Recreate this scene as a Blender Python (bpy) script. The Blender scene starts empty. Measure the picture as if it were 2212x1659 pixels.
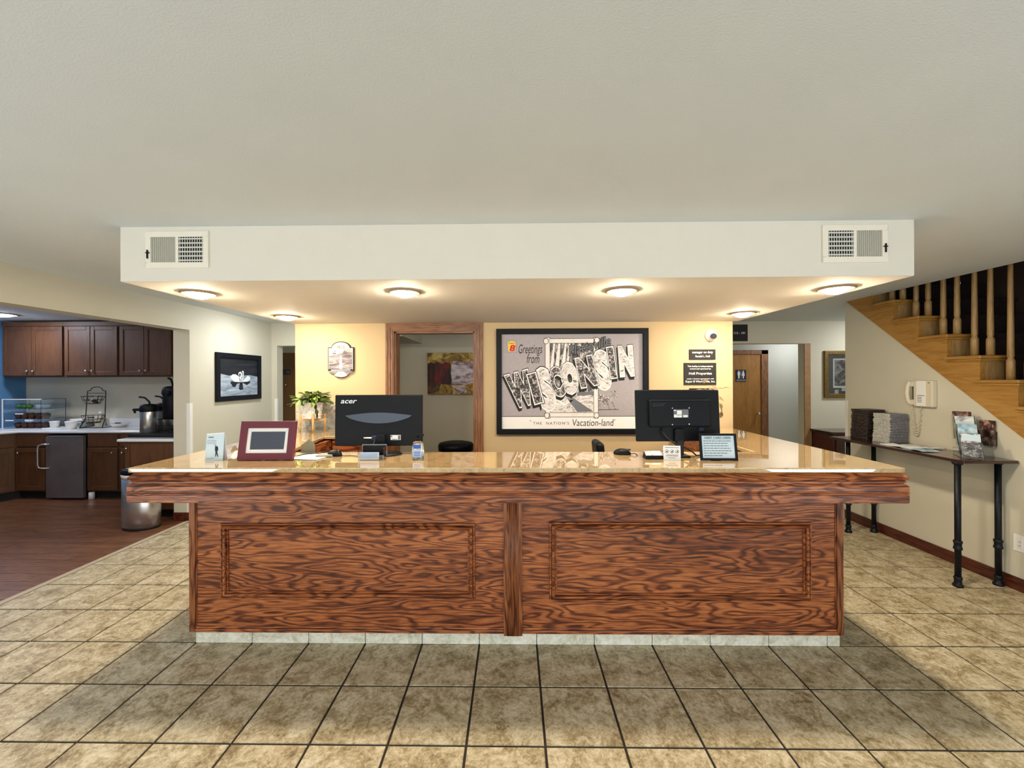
import bpy, bmesh, math, random
from mathutils import Matrix, Vector
random.seed(7)
S = bpy.context.scene
COL = S.collection
PI = math.pi

# ------------------------------------------------------------------ camera
cam_d = bpy.data.cameras.new('camera')
cam = bpy.data.objects.new('camera', cam_d)
COL.objects.link(cam)
cam_d.sensor_fit = 'HORIZONTAL'
cam_d.sensor_width = 36.0
cam_d.lens = 36.0 * 889.65 / 2212
cam_d.shift_x = 0.00415
cam_d.shift_y = -0.00537
cam_d.clip_start = 0.05
cam.matrix_world = (Matrix.Translation((0, 0, 1.53)) @ Matrix.Rotation(0.0150, 4, 'Z')
                    @ Matrix.Rotation(PI / 2, 4, 'X') @ Matrix.Rotation(-0.0039, 4, 'Z'))
S.camera = cam

# ------------------------------------------------------------------ view, world
S.view_settings.view_transform = 'Standard'
S.view_settings.look = 'None'
S.view_settings.gamma = 1.0
S.view_settings.use_curve_mapping = False
S.view_settings.exposure = 0.0
W = bpy.data.worlds.new('daylight')
S.world = W
W.use_nodes = True
wn = W.node_tree.nodes['Background']
wn.inputs[0].default_value = (0.86, 0.93, 1.0, 1)
wn.inputs[1].default_value = 1.0

DOWN = 400.0     # emission of the warm recessed lamps
def area(name, loc, rot, sx, sy, power, col, spread=180):
    d = bpy.data.lights.new(name, 'AREA')
    d.shape = 'RECTANGLE'; d.size = sx; d.size_y = sy; d.energy = power; d.color = col
    d.spread = math.radians(spread)
    o = bpy.data.objects.new(name, d); COL.objects.link(o)
    o.location = loc; o.rotation_euler = rot
    return o
# daylight entering through the lobby's windows behind the camera
area('daylight_fill', (0.0, -3.9, 1.15), (PI / 2, 0, 0), 6.0, 2.1, 104, (1.0, 0.985, 0.96))
# added upward fill beside the solid side walls, to brighten the ceiling
area('daylight_fill', (-3.42, -1.3, 0.75), (0, -PI + 0.70, 0), 1.1, 4.0, 82, (0.78, 0.91, 1.0))
area('daylight_fill', (3.5, -1.7, 0.75), (0, PI - 0.70, 0), 1.1, 4.0, 92, (0.78, 0.91, 1.0))
# ------------------------------------------------------------------ helpers
def lin(c):
    c = c / 255.0
    return c / 12.92 if c <= 0.04045 else ((c + 0.055) / 1.055) ** 2.4
def rgb(r, g, b): return (lin(r), lin(g), lin(b), 1.0)

class NT:
    def __init__(s, name):
        s.m = bpy.data.materials.new(name); s.m.use_nodes = True
        s.t = s.m.node_tree; s.b = s.t.nodes['Principled BSDF']
    def n(s, typ, **kw):
        x = s.t.nodes.new(typ)
        for k, v in kw.items():
            if k.startswith('_'): setattr(x, k[1:], v)
            else: x.inputs[k.replace('__', ' ')].default_value = v
        return x
    def l(s, a, b): s.t.links.new(a, b)
    def ramp(s, fac, stops, interp='LINEAR'):
        r = s.t.nodes.new('ShaderNodeValToRGB'); e = r.color_ramp; e.interpolation = interp
        while len(e.elements) < len(stops): e.elements.new(0.5)
        for q, (p, c) in zip(e.elements, stops): q.position = p; q.color = c
        s.l(fac, r.inputs[0]); return r.outputs[0]
    def math(s, op, a, b=None):
        x = s.t.nodes.new('ShaderNodeMath'); x.operation = op
        for i, q in enumerate((a, b)):
            if q is None: continue
            if isinstance(q, (int, float)): x.inputs[i].default_value = q
            else: s.l(q, x.inputs[i])
        return x.outputs[0]
    def mix(s, f, a, b, mode='MIX'):
        x = s.t.nodes.new('ShaderNodeMix'); x.data_type = 'RGBA'; x.blend_type = mode
        for i, q in ((0, f), (6, a), (7, b)):
            if isinstance(q, (int, float, tuple)): x.inputs[i].default_value = q
            else: s.l(q, x.inputs[i])
        return x.outputs[2]
    def coords(s, scale=(1, 1, 1), rnd=0.0, space='Object'):
        tc = s.t.nodes.new('ShaderNodeTexCoord'); src = tc.outputs[space]
        if rnd:
            oi = s.t.nodes.new('ShaderNodeObjectInfo')
            v = s.t.nodes.new('ShaderNodeVectorMath'); v.operation = 'SCALE'
            v.inputs[0].default_value = (17.0, 31.0, 23.0); s.l(oi.outputs['Random'], v.inputs['Scale'])
            a = s.t.nodes.new('ShaderNodeVectorMath'); a.operation = 'ADD'
            s.l(src, a.inputs[0]); s.l(v.outputs[0], a.inputs[1]); src = a.outputs[0]
        mp = s.t.nodes.new('ShaderNodeMapping'); mp.inputs['Scale'].default_value = scale
        s.l(src, mp.inputs[0]); return mp.outputs[0]
    def noise(s, vec, scale, detail=2, rough=0.5, dist=0.0):
        x = s.t.nodes.new('ShaderNodeTexNoise')
        x.inputs['Scale'].default_value = scale; x.inputs['Detail'].default_value = detail
        x.inputs['Roughness'].default_value = rough; x.inputs['Distortion'].default_value = dist
        s.l(vec, x.inputs['Vector']); return x.outputs[0]
    def bump(s, h, strength=0.2, dist=0.01):
        x = s.t.nodes.new('ShaderNodeBump'); x.inputs['Strength'].default_value = strength
        x.inputs['Distance'].default_value = dist; s.l(h, x.inputs['Height'])
        s.l(x.outputs[0], s.b.inputs['Normal'])

def mat(name, c, rough=0.5, metal=0.0, var=0.0, vs=8.0, bump=0.0, bs=60.0, spec=0.5, coat=0.0, trans=0.0, alpha=1.0):
    q = NT(name)
    q.b.inputs['Roughness'].default_value = rough; q.b.inputs['Metallic'].default_value = metal
    q.b.inputs['Specular IOR Level'].default_value = spec; q.b.inputs['Coat Weight'].default_value = coat
    q.b.inputs['Transmission Weight'].default_value = trans; q.b.inputs['Alpha'].default_value = alpha
    v = q.coords()
    if var:
        n = q.noise(v, vs, 4)
        lo = tuple(x * (1 - var) for x in c[:3]) + (1,); hi = tuple(min(1, x * (1 + var)) for x in c[:3]) + (1,)
        q.l(q.ramp(n, [(0.3, lo), (0.7, hi)]), q.b.inputs['Base Color'])
    else:
        q.b.inputs['Base Color'].default_value = c
    if bump: q.bump(q.noise(v, bs, 3), bump, 0.004)
    return q.m

def emis(name, c, st):
    q = NT(name); q.b.inputs['Base Color'].default_value = c
    q.b.inputs['Emission Color'].default_value = c; q.b.inputs['Emission Strength'].default_value = st
    return q.m

def wood(name, dark, mid, light, axis='x', rough=0.35, ring=10.0, scale=1.0, rnd=1.0, coat=0.06, fine=1.0, amp=0.36):
    q = NT(name)
    along, across = 1.5 * scale, 10.0 * scale
    sc = [across] * 3; sc['xyz'.index(axis)] = along
    v = q.coords(tuple(sc), rnd)
    n = q.noise(v, 1.0, 2.2, 0.5, 0.2)
    ringv = q.math('SINE', q.math('MULTIPLY', n, ring * 6.283))
    ringv = q.math('POWER', q.math('ADD', q.math('MULTIPLY', ringv, 0.5), 0.5), 2.6)      # thin dark growth lines
    sf = [260.0] * 3; sf['xyz'.index(axis)] = 14.0
    fib = q.noise(q.coords(tuple(sf), rnd), 1.0, 3.0, 0.6)
    sp2 = [110.0] * 3; sp2['xyz'.index(axis)] = 9.0
    pore = q.noise(q.coords(tuple(sp2), rnd), 1.0, 2.0, 0.6)
    big = q.noise(q.coords(tuple(0.6 * k for k in sc), rnd), 0.8, 1.0)
    f = q.math('SUBTRACT', 0.66, q.math('MULTIPLY', ringv, amp))
    f = q.math('ADD', f, q.math('MULTIPLY', q.math('SUBTRACT', fib, 0.5), 0.55 * fine))
    f = q.math('ADD', f, q.math('MULTIPLY', q.math('SUBTRACT', pore, 0.5), 0.75 * fine))
    f = q.math('ADD', f, q.math('MULTIPLY', q.math('SUBTRACT', big, 0.5), 0.35))
    c = q.ramp(f, [(0.18, dark), (0.5, mid), (0.80, light)])
    q.l(c, q.b.inputs['Base Color'])
    q.b.inputs['Roughness'].default_value = rough
    q.b.inputs['Coat Weight'].default_value = coat; q.b.inputs['Coat Roughness'].default_value = 0.22
    q.bump(f, 0.18, 0.002)
    return q.m

M = {}
M['wall'] = mat('wall_paint', rgb(206, 202, 184), 0.75, var=0.02, vs=3, bump=0.10, bs=150)
M['wall_warm'] = mat('wall_paint_desk', rgb(198, 176, 138), 0.75, var=0.02, vs=3, bump=0.10, bs=150)
M['ceiling'] = mat('ceiling_paint', rgb(214, 221, 224), 0.85, var=0.015, vs=3, bump=0.25, bs=160)
M['white_paint'] = mat('soffit_paint', rgb(238, 232, 218), 0.8, var=0.01, bump=0.12, bs=160)
M['soffit'] = mat('soffit_grey_white', rgb(226, 221, 210), 0.8, var=0.01, bump=0.12, bs=160)
M['blue'] = mat('blue_paint', rgb(78, 126, 170), 0.7, var=0.04)
M['oak'] = wood('stained_oak', rgb(64, 27, 14), rgb(126, 64, 34), rgb(188, 114, 64), 'x', 0.36, 15.0, 0.9, amp=0.38)
M['oak_v'] = wood('stained_oak_upright', rgb(66, 28, 13), rgb(118, 62, 32), rgb(160, 98, 56), 'z', 0.36, 10.0, 0.9, amp=0.40)
M['oak_y'] = wood('stained_oak_side', rgb(64, 27, 14), rgb(126, 64, 34), rgb(188, 114, 64), 'y', 0.36, 15.0, 0.9, amp=0.38)
M['trim_oak'] = wood('door_trim_oak', rgb(78, 48, 28), rgb(122, 82, 54), rgb(150, 106, 72), 'z', 0.45, 4.0, 2.0, amp=0.22)
M['trim_oak_x'] = wood('door_trim_oak_head', rgb(78, 48, 28), rgb(122, 82, 54), rgb(150, 106, 72), 'x', 0.45, 4.0, 2.0, amp=0.22)
M['door_oak'] = wood('door_veneer', rgb(120, 78, 30), rgb(158, 110, 52), rgb(178, 130, 70), 'z', 0.4, 3.0, 1.2, amp=0.15, fine=0.7)
M['door_dark'] = wood('dark_door_veneer', rgb(62, 38, 10), rgb(90, 58, 20), rgb(104, 70, 28), 'z', 0.4, 3.0, 1.2, amp=0.15, fine=0.7)
M['stair_oak'] = wood('honey_oak', rgb(122, 84, 32), rgb(158, 114, 50), rgb(178, 136, 72), 'y', 0.4, 4.0, 1.2, amp=0.16, fine=0.7)
M['stair_oak_v'] = wood('honey_oak_upright', rgb(124, 94, 54), rgb(152, 120, 74), rgb(172, 142, 94), 'z', 0.45, 4.0, 2.0, amp=0.15)
M['cab'] = wood('cabinet_cherry', rgb(56, 34, 19), rgb(80, 50, 28), rgb(100, 66, 38), 'z', 0.5, 3.0, 2.0, coat=0.0, amp=0.12, fine=0.6)
M['baseboard'] = wood('mahogany_baseboard', rgb(50, 20, 12), rgb(78, 34, 22), rgb(98, 46, 30), 'y', 0.35, 6.0, 1.5)
M['carpet'] = mat('stair_carpet', rgb(34, 20, 18), 0.95, var=0.5, vs=40, bump=0.5, bs=200)
M['dark_table'] = mat('espresso_top', rgb(52, 26, 22), 0.22, var=0.2, vs=5, coat=0.4)
M['pipe'] = mat('black_pipe', rgb(34, 36, 44), 0.45, 0.7, var=0.25, vs=30)
M['black'] = mat('black_plastic', rgb(10, 13, 20), 0.5, var=0.1, vs=20, spec=0.2)
M['black2'] = mat('black_inner', rgb(10, 12, 16), 0.5)
M['monitor_gloss'] = mat('slate_gloss', rgb(52, 64, 84), 0.35)
M['rubber'] = mat('black_rubber', rgb(10, 10, 11), 0.7)
M['white'] = mat('white_plastic', rgb(238, 238, 236), 0.4)
M['cream'] = mat('cream_plastic', rgb(212, 204, 182), 0.4)
M['ceramic'] = mat('white_ceramic', rgb(236, 236, 232), 0.25)
M['paper'] = mat('white_paper', rgb(242, 244, 246), 0.7)
M['ink'] = mat('black_ink', rgb(22, 20, 22), 0.7)
M['ink_grey'] = mat('grey_ink', rgb(110, 116, 124), 0.7)
M['white_ink'] = mat('white_ink', rgb(244, 244, 244), 0.6)
M['steel'] = mat('brushed_steel', rgb(200, 200, 202), 0.28, 0.9, var=0.06, vs=2)
M['steel_dark'] = mat('stainless_door', rgb(120, 114, 116), 0.45, 0.45, var=0.15, vs=4)
M['chrome'] = mat('chrome', rgb(225, 225, 225), 0.12, 1.0)
M['nickel'] = mat('nickel_knob', rgb(215, 212, 205), 0.2, 1.0)
M['wire'] = mat('bronze_wire', rgb(42, 38, 34), 0.5, 0.6)
M['white_lam'] = mat('white_laminate', rgb(232, 236, 238), 0.22, var=0.02, vs=6)
M['leaf'] = mat('pothos_leaf', rgb(120, 146, 62), 0.4, var=0.45, vs=26)
M['leaf_dark'] = mat('pothos_leaf_dark', rgb(44, 60, 22), 0.45, var=0.4, vs=26)
M['leaf_dry'] = mat('brown_leaf', rgb(112, 92, 66), 0.6, var=0.4, vs=26)
M['pale_wood'] = wood('pale_beech', rgb(196, 154, 96), rgb(220, 180, 122), rgb(232, 196, 140), 'z', 0.45, 4.0, 3.0)
M['maroon'] = mat('maroon_frame', rgb(98, 28, 46), 0.5, bump=0.2, bs=400)
M['screen'] = mat('dark_screen', rgb(70, 76, 94), 0.15)  # base lightened: the reflection on the screen is put into its colour
M['lightblue'] = mat('pale_blue_card', rgb(204, 226, 240), 0.6)
M['glass'] = mat('clear_acrylic', (0.97, 0.99, 1, 1), 0.03, trans=1.0, spec=0.3)
M['green_food'] = mat('green_wrapper', rgb(52, 118, 42), 0.4, var=0.3, vs=30)
M['muffin'] = mat('brown_bread', rgb(74, 48, 34), 0.6, var=0.4, vs=40)
M['gold_frame'] = mat('antique_gold', rgb(112, 90, 42), 0.4, 0.5, var=0.3, vs=30)
M['grey_metal'] = mat('painted_grille', rgb(214, 213, 206), 0.5)
M['vent_dark'] = mat('duct_dark', rgb(16, 18, 20), 0.8)
M['lens'] = emis('lamp_lens', (1.0, 0.83, 0.61, 1), DOWN)
M['lens_cool'] = emis('kitchen_lens', (0.86, 0.88, 1.0, 1), 150)
M['lens_hall'] = emis('hall_lens', (0.97, 0.98, 1.0, 1), 190)
M['blueink'] = mat('blue_label', rgb(36, 92, 190), 0.5)
M['palelabel'] = mat('pale_blue_label', rgb(170, 196, 232), 0.5)
M['yellow'] = mat('logo_yellow', rgb(244, 206, 60), 0.6)
M['red'] = mat('logo_red', rgb(206, 34, 30), 0.6)
M['skin'] = mat('printed_skin', rgb(190, 140, 120), 0.7)
M['navy'] = mat('printed_navy', rgb(22, 34, 62), 0.7)
M['liquid'] = mat('clear_gel', (0.93, 0.96, 1, 1), 0.05, trans=0.9)

# floor tile
q = NT('ceramic_tile')
v = q.coords((1, 1, 1), 1.0)
n1 = q.noise(v, 11.0, 8, 0.7, 0.7); n2 = q.noise(v, 55.0, 8, 0.75, 0.6)
f = q.math('ADD', q.math('MULTIPLY', n1, 0.55), q.math('MULTIPLY', n2, 0.49))
c = q.ramp(f, [(0.40, rgb(120, 104, 74)), (0.49, rgb(170, 154, 120)), (0.56, rgb(202, 190, 160)), (0.64, rgb(222, 214, 190))])
q.l(c, q.b.inputs['Base Color']); q.b.inputs['Roughness'].default_value = 0.42
q.bump(f, 0.22, 0.006); M['tile'] = q.m
M['grout'] = mat('dark_grout', rgb(44, 36, 28), 0.9, var=0.2, vs=20)
# plank
M['plank'] = wood('walnut_plank', rgb(66, 40, 26), rgb(104, 66, 44), rgb(136, 94, 66), 'x', 0.32, 4.0, 1.8, coat=0.2, amp=0.2)
# granite
q = NT('polished_granite')
v = q.coords((1, 1, 1), 0)
n1 = q.noise(v, 60.0, 6, 0.75, 0.5); n2 = q.noise(v, 9.0, 6, 0.7, 1.4); n3 = q.noise(v, 210.0, 2, 0.6)
f = q.math('ADD', q.math('MULTIPLY', n1, 0.5), q.math('MULTIPLY', n2, 0.5))
c = q.ramp(f, [(0.34, rgb(132, 104, 66)), (0.46, rgb(182, 152, 106)), (0.58, rgb(196, 172, 130)), (0.7, rgb(212, 198, 170))])
sp = q.ramp(n3, [(0.66, (0, 0, 0, 1)), (0.70, (1, 1, 1, 1))])
c = q.mix(sp, c, rgb(96, 88, 74))
q.l(c, q.b.inputs['Base Color']); q.b.inputs['Roughness'].default_value = 0.035
q.b.inputs['Specular IOR Level'].default_value = 1.0; q.b.inputs['Coat Weight'].default_value = 1.0; q.b.inputs['Coat Roughness'].default_value = 0.02; q.b.inputs['Coat IOR'].default_value = 1.7; M['granite'] = q.m
q = NT('grey_marble')
v = q.coords((1, 1, 1), 0); n1 = q.noise(v, 14, 8, 0.7, 2.0)
q.l(q.ramp(n1, [(0.35, rgb(120, 118, 112)), (0.5, rgb(180, 178, 170)), (0.65, rgb(214, 212, 204))]), q.b.inputs['Base Color'])
q.b.inputs['Roughness'].default_value = 0.25; M['marble'] = q.m
# newsprint, poster greys
q = NT('newsprint'); v = q.coords((1, 1, 1), 1); n1 = q.noise(v, 120, 4, 0.7)
q.l(q.ramp(n1, [(0.4, rgb(104, 104, 112)), (0.6, rgb(158, 158, 166))]), q.b.inputs['Base Color']); q.b.inputs['Roughness'].default_value = 0.8; M['news'] = q.m
q = NT('newsprint_fold'); v = q.coords((1, 1, 1), 1); n1 = q.noise(v, 90, 2)
q.l(q.ramp(n1, [(0.4, rgb(176, 176, 168)), (0.6, rgb(214, 214, 206))]), q.b.inputs['Base Color']); M['news_white'] = q.m
q = NT('dark_newsprint'); v = q.coords((1, 1, 1), 1); n1 = q.noise(v, 60, 3)
q.l(q.ramp(n1, [(0.4, rgb(34, 26, 24)), (0.62, rgb(74, 64, 60))]), q.b.inputs['Base Color']); M['news_dark'] = q.m
def splotch(name, a, b, c3, s=9.0, st=(1, 1, 1), d=1.0, p=(0.40, 0.5, 0.6)):
    q = NT(name); v = q.coords(st); n = q.noise(v, s, 6, 0.7, d)
    q.l(q.ramp(n, [(p[0], a), (p[1], b), (p[2], c3)]), q.b.inputs['Base Color']); q.b.inputs['Roughness'].default_value = 0.6
    return q.m
M['poster_grey'] = mat('poster_lavender_grey', rgb(168, 163, 170), 0.6, var=0.05, vs=60)
M['print_forest'] = splotch('print_forest', rgb(34, 30, 32), rgb(104, 100, 102), rgb(214, 212, 210), 14, (1.6, 1, 0.5), 1.5)
M['print_photo'] = splotch('print_photo', rgb(24, 22, 24), rgb(96, 90, 94), rgb(216, 212, 214), 26, (1, 1, 1), 1.6, (0.42, 0.52, 0.60))
M['print_light'] = splotch('print_light', rgb(92, 88, 90), rgb(206, 202, 204), rgb(240, 238, 238), 22, (0.8, 1, 1.5), 1.2, (0.36, 0.46, 0.6))
M['print_birch'] = splotch('print_birch', rgb(150, 148, 146), rgb(232, 230, 228), rgb(240, 238, 236), 40, (1, 1, 1), 1, (0.3, 0.4, 0.6))
M['print_deer'] = splotch('print_deer', rgb(90, 84, 86), rgb(150, 145, 148), rgb(226, 222, 222), 40)
M['lake_dark'] = splotch('dark_lake', rgb(10, 14, 22), rgb(28, 34, 46), rgb(78, 84, 92), 6, (1, 0.35, 4), 0.8, (0.45, 0.6, 0.85))
M['lake_light'] = splotch('pale_lake', rgb(120, 136, 156), rgb(156, 170, 186), rgb(186, 198, 208), 7, (1, 0.5, 2.4), 0.6)
M['swan_white'] = mat('swan_white', rgb(222, 230, 234), 0.6)
M['canvas_gold'] = splotch('canvas_gold', rgb(96, 70, 14), rgb(166, 134, 44), rgb(206, 186, 112), 6, (1, 1, 1), 1.5)
M['canvas_red'] = splotch('canvas_red', rgb(14, 6, 6), rgb(66, 8, 8), rgb(128, 14, 12), 5, (2, 1, 0.5), 0.6, (0.42, 0.52, 0.66))
M['canvas_white'] = splotch('canvas_white', rgb(120, 96, 110), rgb(194, 182, 194), rgb(226, 220, 228), 9, (0.6, 1, 2.2), 1.2)
M['canvas_black'] = splotch('canvas_black', rgb(8, 4, 4), rgb(30, 12, 10), rgb(96, 60, 20), 8)
M['plaque_grey'] = splotch('plaque_wood', rgb(84, 78, 84), rgb(128, 120, 126), rgb(180, 172, 174), 7, (0.7, 1, 4.5), 1.0)
M['photo_dark'] = splotch('hall_photo', rgb(26, 24, 26), rgb(76, 72, 74), rgb(170, 166, 168), 8, (1, 1, 1), 1.4)
M['brochure_a'] = splotch('brochure_photo', rgb(60, 40, 38), rgb(170, 160, 156), rgb(226, 228, 228), 16, (1, 1, 1.5), 0.5, (0.42, 0.5, 0.56))
M['brochure_b'] = splotch('brochure_sky', rgb(110, 156, 178), rgb(158, 192, 210), rgb(206, 222, 230), 9)
M['brochure_c'] = splotch('brochure_pale', rgb(140, 140, 146), rgb(204, 210, 214), rgb(236, 236, 238), 12)
M['brochure_d'] = splotch('brochure_dark', rgb(40, 20, 22), rgb(70, 40, 40), rgb(190, 150, 128), 12)
M['grey_card'] = mat('grey_card', rgb(150, 146, 128), 0.7)

def porg(p):
    v = Vector((0, 0, 0))
    while p is not None:
        v += p.location; p = p.parent
    return v

class MB:
    def __init__(s, mtx=None): s.v = []; s.f = []; s.sm = []; s.M = mtx
    def add(s, vs, fs, smooth=False):
        b = len(s.v)
        for p in vs:
            p = Vector(p)
            s.v.append(s.M @ p if s.M else p)
        for q in fs: s.f.append([b + i for i in q]); s.sm.append(smooth)
        return s
    def box(s, x0, x1, y0, y1, z0, z1):
        x0, x1 = min(x0, x1), max(x0, x1); y0, y1 = min(y0, y1), max(y0, y1); z0, z1 = min(z0, z1), max(z0, z1)
        return s.add([(x0, y0, z0), (x1, y0, z0), (x1, y1, z0), (x0, y1, z0), (x0, y0, z1), (x1, y0, z1), (x1, y1, z1), (x0, y1, z1)],
              [(0, 3, 2, 1), (4, 5, 6, 7), (0, 1, 5, 4), (1, 2, 6, 5), (2, 3, 7, 6), (3, 0, 4, 7)])
    def prism(s, pts, a, b, axis='z'):
        n = len(pts)
        def P(u, v, w): return {'z': (u, v, w), 'y': (u, w, v), 'x': (w, u, v)}[axis]
        vs = [P(u, v, a) for u, v in pts] + [P(u, v, b) for u, v in pts]
        fs = [list(range(n))[::-1], [n + i for i in range(n)]] + [[i, (i + 1) % n, n + (i + 1) % n, n + i] for i in range(n)]
        return s.add(vs, fs)
    def cyl(s, p0, p1, r0, r1=None, n=16, caps=True, smooth=True):
        p0 = Vector(p0); p1 = Vector(p1); r1 = r0 if r1 is None else r1
        d = (p1 - p0).normalized(); a = d.orthogonal().normalized(); b = d.cross(a)
        vs = []
        for p, r in ((p0, r0), (p1, r1)):
            for i in range(n):
                t = 2 * PI * i / n; vs.append(p + (a * math.cos(t) + b * math.sin(t)) * r)
        s.add(vs, [(i, (i + 1) % n, n + (i + 1) % n, n + i) for i in range(n)], smooth)
        if caps: s.add(vs[:n], [list(range(n))[::-1]]); s.add(vs[n:], [list(range(n))])
        return s
    def lathe(s, prof, cx=0, cy=0, n=24, smooth=True, sx=1, sy=1, rot=0):
        vs = []; m = len(prof)
        for r, z in prof:
            for i in range(n):
                t = 2 * PI * i / n + rot; vs.append((cx + r * sx * math.cos(t), cy + r * sy * math.sin(t), z))
        fs = [(j * n + i, j * n + (i + 1) % n, (j + 1) * n + (i + 1) % n, (j + 1) * n + i) for j in range(m - 1) for i in range(n)]
        s.add(vs, fs, smooth)
        s.add(vs[:n], [list(range(n))[::-1]]); s.add(vs[-n:], [list(range(n))])
        return s
    def tube(s, pts, r, n=8):
        pts = [Vector(p) for p in pts]; k = len(pts); vs = []
        up = None
        for i, p in enumerate(pts):
            d = (pts[min(i + 1, k - 1)] - pts[max(i - 1, 0)]).normalized()
            a = d.orthogonal().normalized() if up is None else (up - d * up.dot(d)).normalized()
            up = a; b = d.cross(a)
            for j in range(n):
                t = 2 * PI * j / n; vs.append(p + (a * math.cos(t) + b * math.sin(t)) * r)
        fs = [(i * n + j, i * n + (j + 1) % n, (i + 1) * n + (j + 1) % n, (i + 1) * n + j) for i in range(k - 1) for j in range(n)]
        s.add(vs, fs, True); s.add(vs[:n], [list(range(n))[::-1]]); s.add(vs[-n:], [list(range(n))])
        return s
    def ball(s, c, rx, ry=None, rz=None, n=14, m=8):
        ry = rx if ry is None else ry; rz = rx if rz is None else rz
        vs = []
        for j in range(1, m):
            ph = PI * j / m
            for i in range(n):
                t = 2 * PI * i / n
                vs.append((c[0] + rx * math.sin(ph) * math.cos(t), c[1] + ry * math.sin(ph) * math.sin(t), c[2] + rz * math.cos(ph)))
        k = len(vs); vs += [(c[0], c[1], c[2] + rz), (c[0], c[1], c[2] - rz)]
        fs = [(j * n + i, (j + 1) * n + i, (j + 1) * n + (i + 1) % n, j * n + (i + 1) % n) for j in range(m - 2) for i in range(n)]
        fs += [(k, i, (i + 1) % n) for i in range(n)] + [(k + 1, (m - 2) * n + (i + 1) % n, (m - 2) * n + i) for i in range(n)]
        return s.add(vs, fs, True)
    def mesh(s, name, m, off):
        me = bpy.data.meshes.new(name)
        me.from_pydata([tuple(v - off) for v in s.v], [], s.f)
        me.polygons.foreach_set('use_smooth', s.sm)
        bm = bmesh.new(); bm.from_mesh(me); bmesh.ops.remove_doubles(bm, verts=bm.verts, dist=1e-6)
        bmesh.ops.recalc_face_normals(bm, faces=bm.faces); bm.to_mesh(me); bm.free()
        if m: me.materials.append(m)
        me.update(); return me
    def build(s, name, m, parent=None, bevel=0.0, seg=2, label=None, **props):
        if parent is not None: off = porg(parent)
        else:
            xs = [v.x for v in s.v]; ys = [v.y for v in s.v]; zs = [v.z for v in s.v]
            off = Vector(((min(xs) + max(xs)) / 2, (min(ys) + max(ys)) / 2, min(zs)))
        o = bpy.data.objects.new(name, s.mesh(name, m, off)); COL.objects.link(o)
        if parent is not None: o.parent = parent
        else: o.location = off
        if bevel:
            b = o.modifiers.new('bevel', 'BEVEL'); b.width = bevel; b.segments = seg; b.limit_method = 'ANGLE'
            b.harden_normals = False
        if label: o['label'] = label
        for k, v in props.items(): o[k] = v
        return o

def B(name, m, dims, parent=None, bevel=0.0, label=None, mtx=None, **kw):
    return MB(mtx).box(*dims).build(name, m, parent, bevel, label=label, **kw)
def struct(name, mb, m, parent=None, **kw): return mb.build(name, m, parent, kind='structure', **kw)
def thing(name, label, cat, loc=(0, 0, 0), group=None):
    o = bpy.data.objects.new(name, None); COL.objects.link(o); o.location = loc
    o.empty_display_size = 0.1
    o['label'] = label; o['category'] = cat
    if group: o['group'] = group
    return o
def tag(o, label, cat, group=None):
    o['label'] = label; o['category'] = cat
    if group: o['group'] = group
    return o
def dup(root, loc, label=None, rotz=None):
    r = root.copy(); COL.objects.link(r); r.location = loc
    if rotz is not None: r.rotation_euler = (0, 0, rotz)
    if label: r['label'] = label
    for ch in list(root.children):
        c = ch.copy(); COL.objects.link(c); c.parent = r
        for g in ch.children:
            d = g.copy(); COL.objects.link(d); d.parent = c
    return r

def plane_m(origin, facing):
    """local x -> reading direction, local y -> up, local z -> out of the surface towards the viewer"""
    r, n = {'front': ((1, 0, 0), (0, -1, 0)), 'left': ((0, 1, 0), (1, 0, 0)), 'right': ((0, -1, 0), (-1, 0, 0)), 'up': ((1, 0, 0), (0, 0, 1))}[facing]
    r = Vector(r); n = Vector(n); u = n.cross(r)
    return Matrix.Translation(origin) @ Matrix(((r.x, u.x, n.x, 0), (r.y, u.y, n.y, 0), (r.z, u.z, n.z, 0), (0, 0, 0, 1)))

def glyphs(txt, offset=0.0, shear=0.0, spacing=1.0, align='LEFT', depth=0.0):
    cu = bpy.data.curves.new('t', 'FONT'); cu.body = txt; cu.size = 1.0; cu.offset = offset; cu.shear = shear
    cu.space_character = spacing; cu.align_x = align; cu.resolution_u = 3; cu.extrude = depth
    ob = bpy.data.objects.new('t', cu); me = bpy.data.meshes.new_from_object(ob)
    vs = [tuple(v.co) for v in me.vertices]; fs = [tuple(p.vertices) for p in me.polygons]
    bpy.data.objects.remove(ob); bpy.data.meshes.remove(me); bpy.data.curves.remove(cu)
    return vs, fs

def write(mb, txt, x, y, z, h=None, w=None, offset=0.0, shear=0.0, spacing=1.0, rot=0.0, align='left', ref=None):
    """lay text into mb's local plane; h = height of its box, w = width of its box (keeps shape when only one is given)"""
    vs, fs = glyphs(txt, offset, shear, spacing)
    if not vs: return mb
    rv = glyphs(txt, 0, shear, spacing)[0]
    x0 = min(v[0] for v in rv); x1 = max(v[0] for v in rv); y0 = min(v[1] for v in rv); y1 = max(v[1] for v in rv)
    sx = w / (x1 - x0) if w else None; sy = h / (y1 - y0) if h else None
    sx = sx or sy; sy = sy or sx
    ax = {'left': x0, 'center': (x0 + x1) / 2, 'right': x1}[align]
    ay = (y0 + y1) / 2
    cr, sr = math.cos(rot), math.sin(rot)
    out = []
    for a, b, c in vs:
        u = (a - ax) * sx; v = (b - ay) * sy
        out.append((x + u * cr - v * sr, y + u * sr + v * cr, z))
    return mb.add(out, fs)
def poly(mb, pts, z0, z1): return mb.prism(pts, z0, z1, 'z')
def rect(mb, x0, y0, x1, y1, z0, z1): return mb.box(x0, x1, y0, y1, z0, z1)

CE = 2.345
XL, XR = -3.52, 3.60
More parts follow.
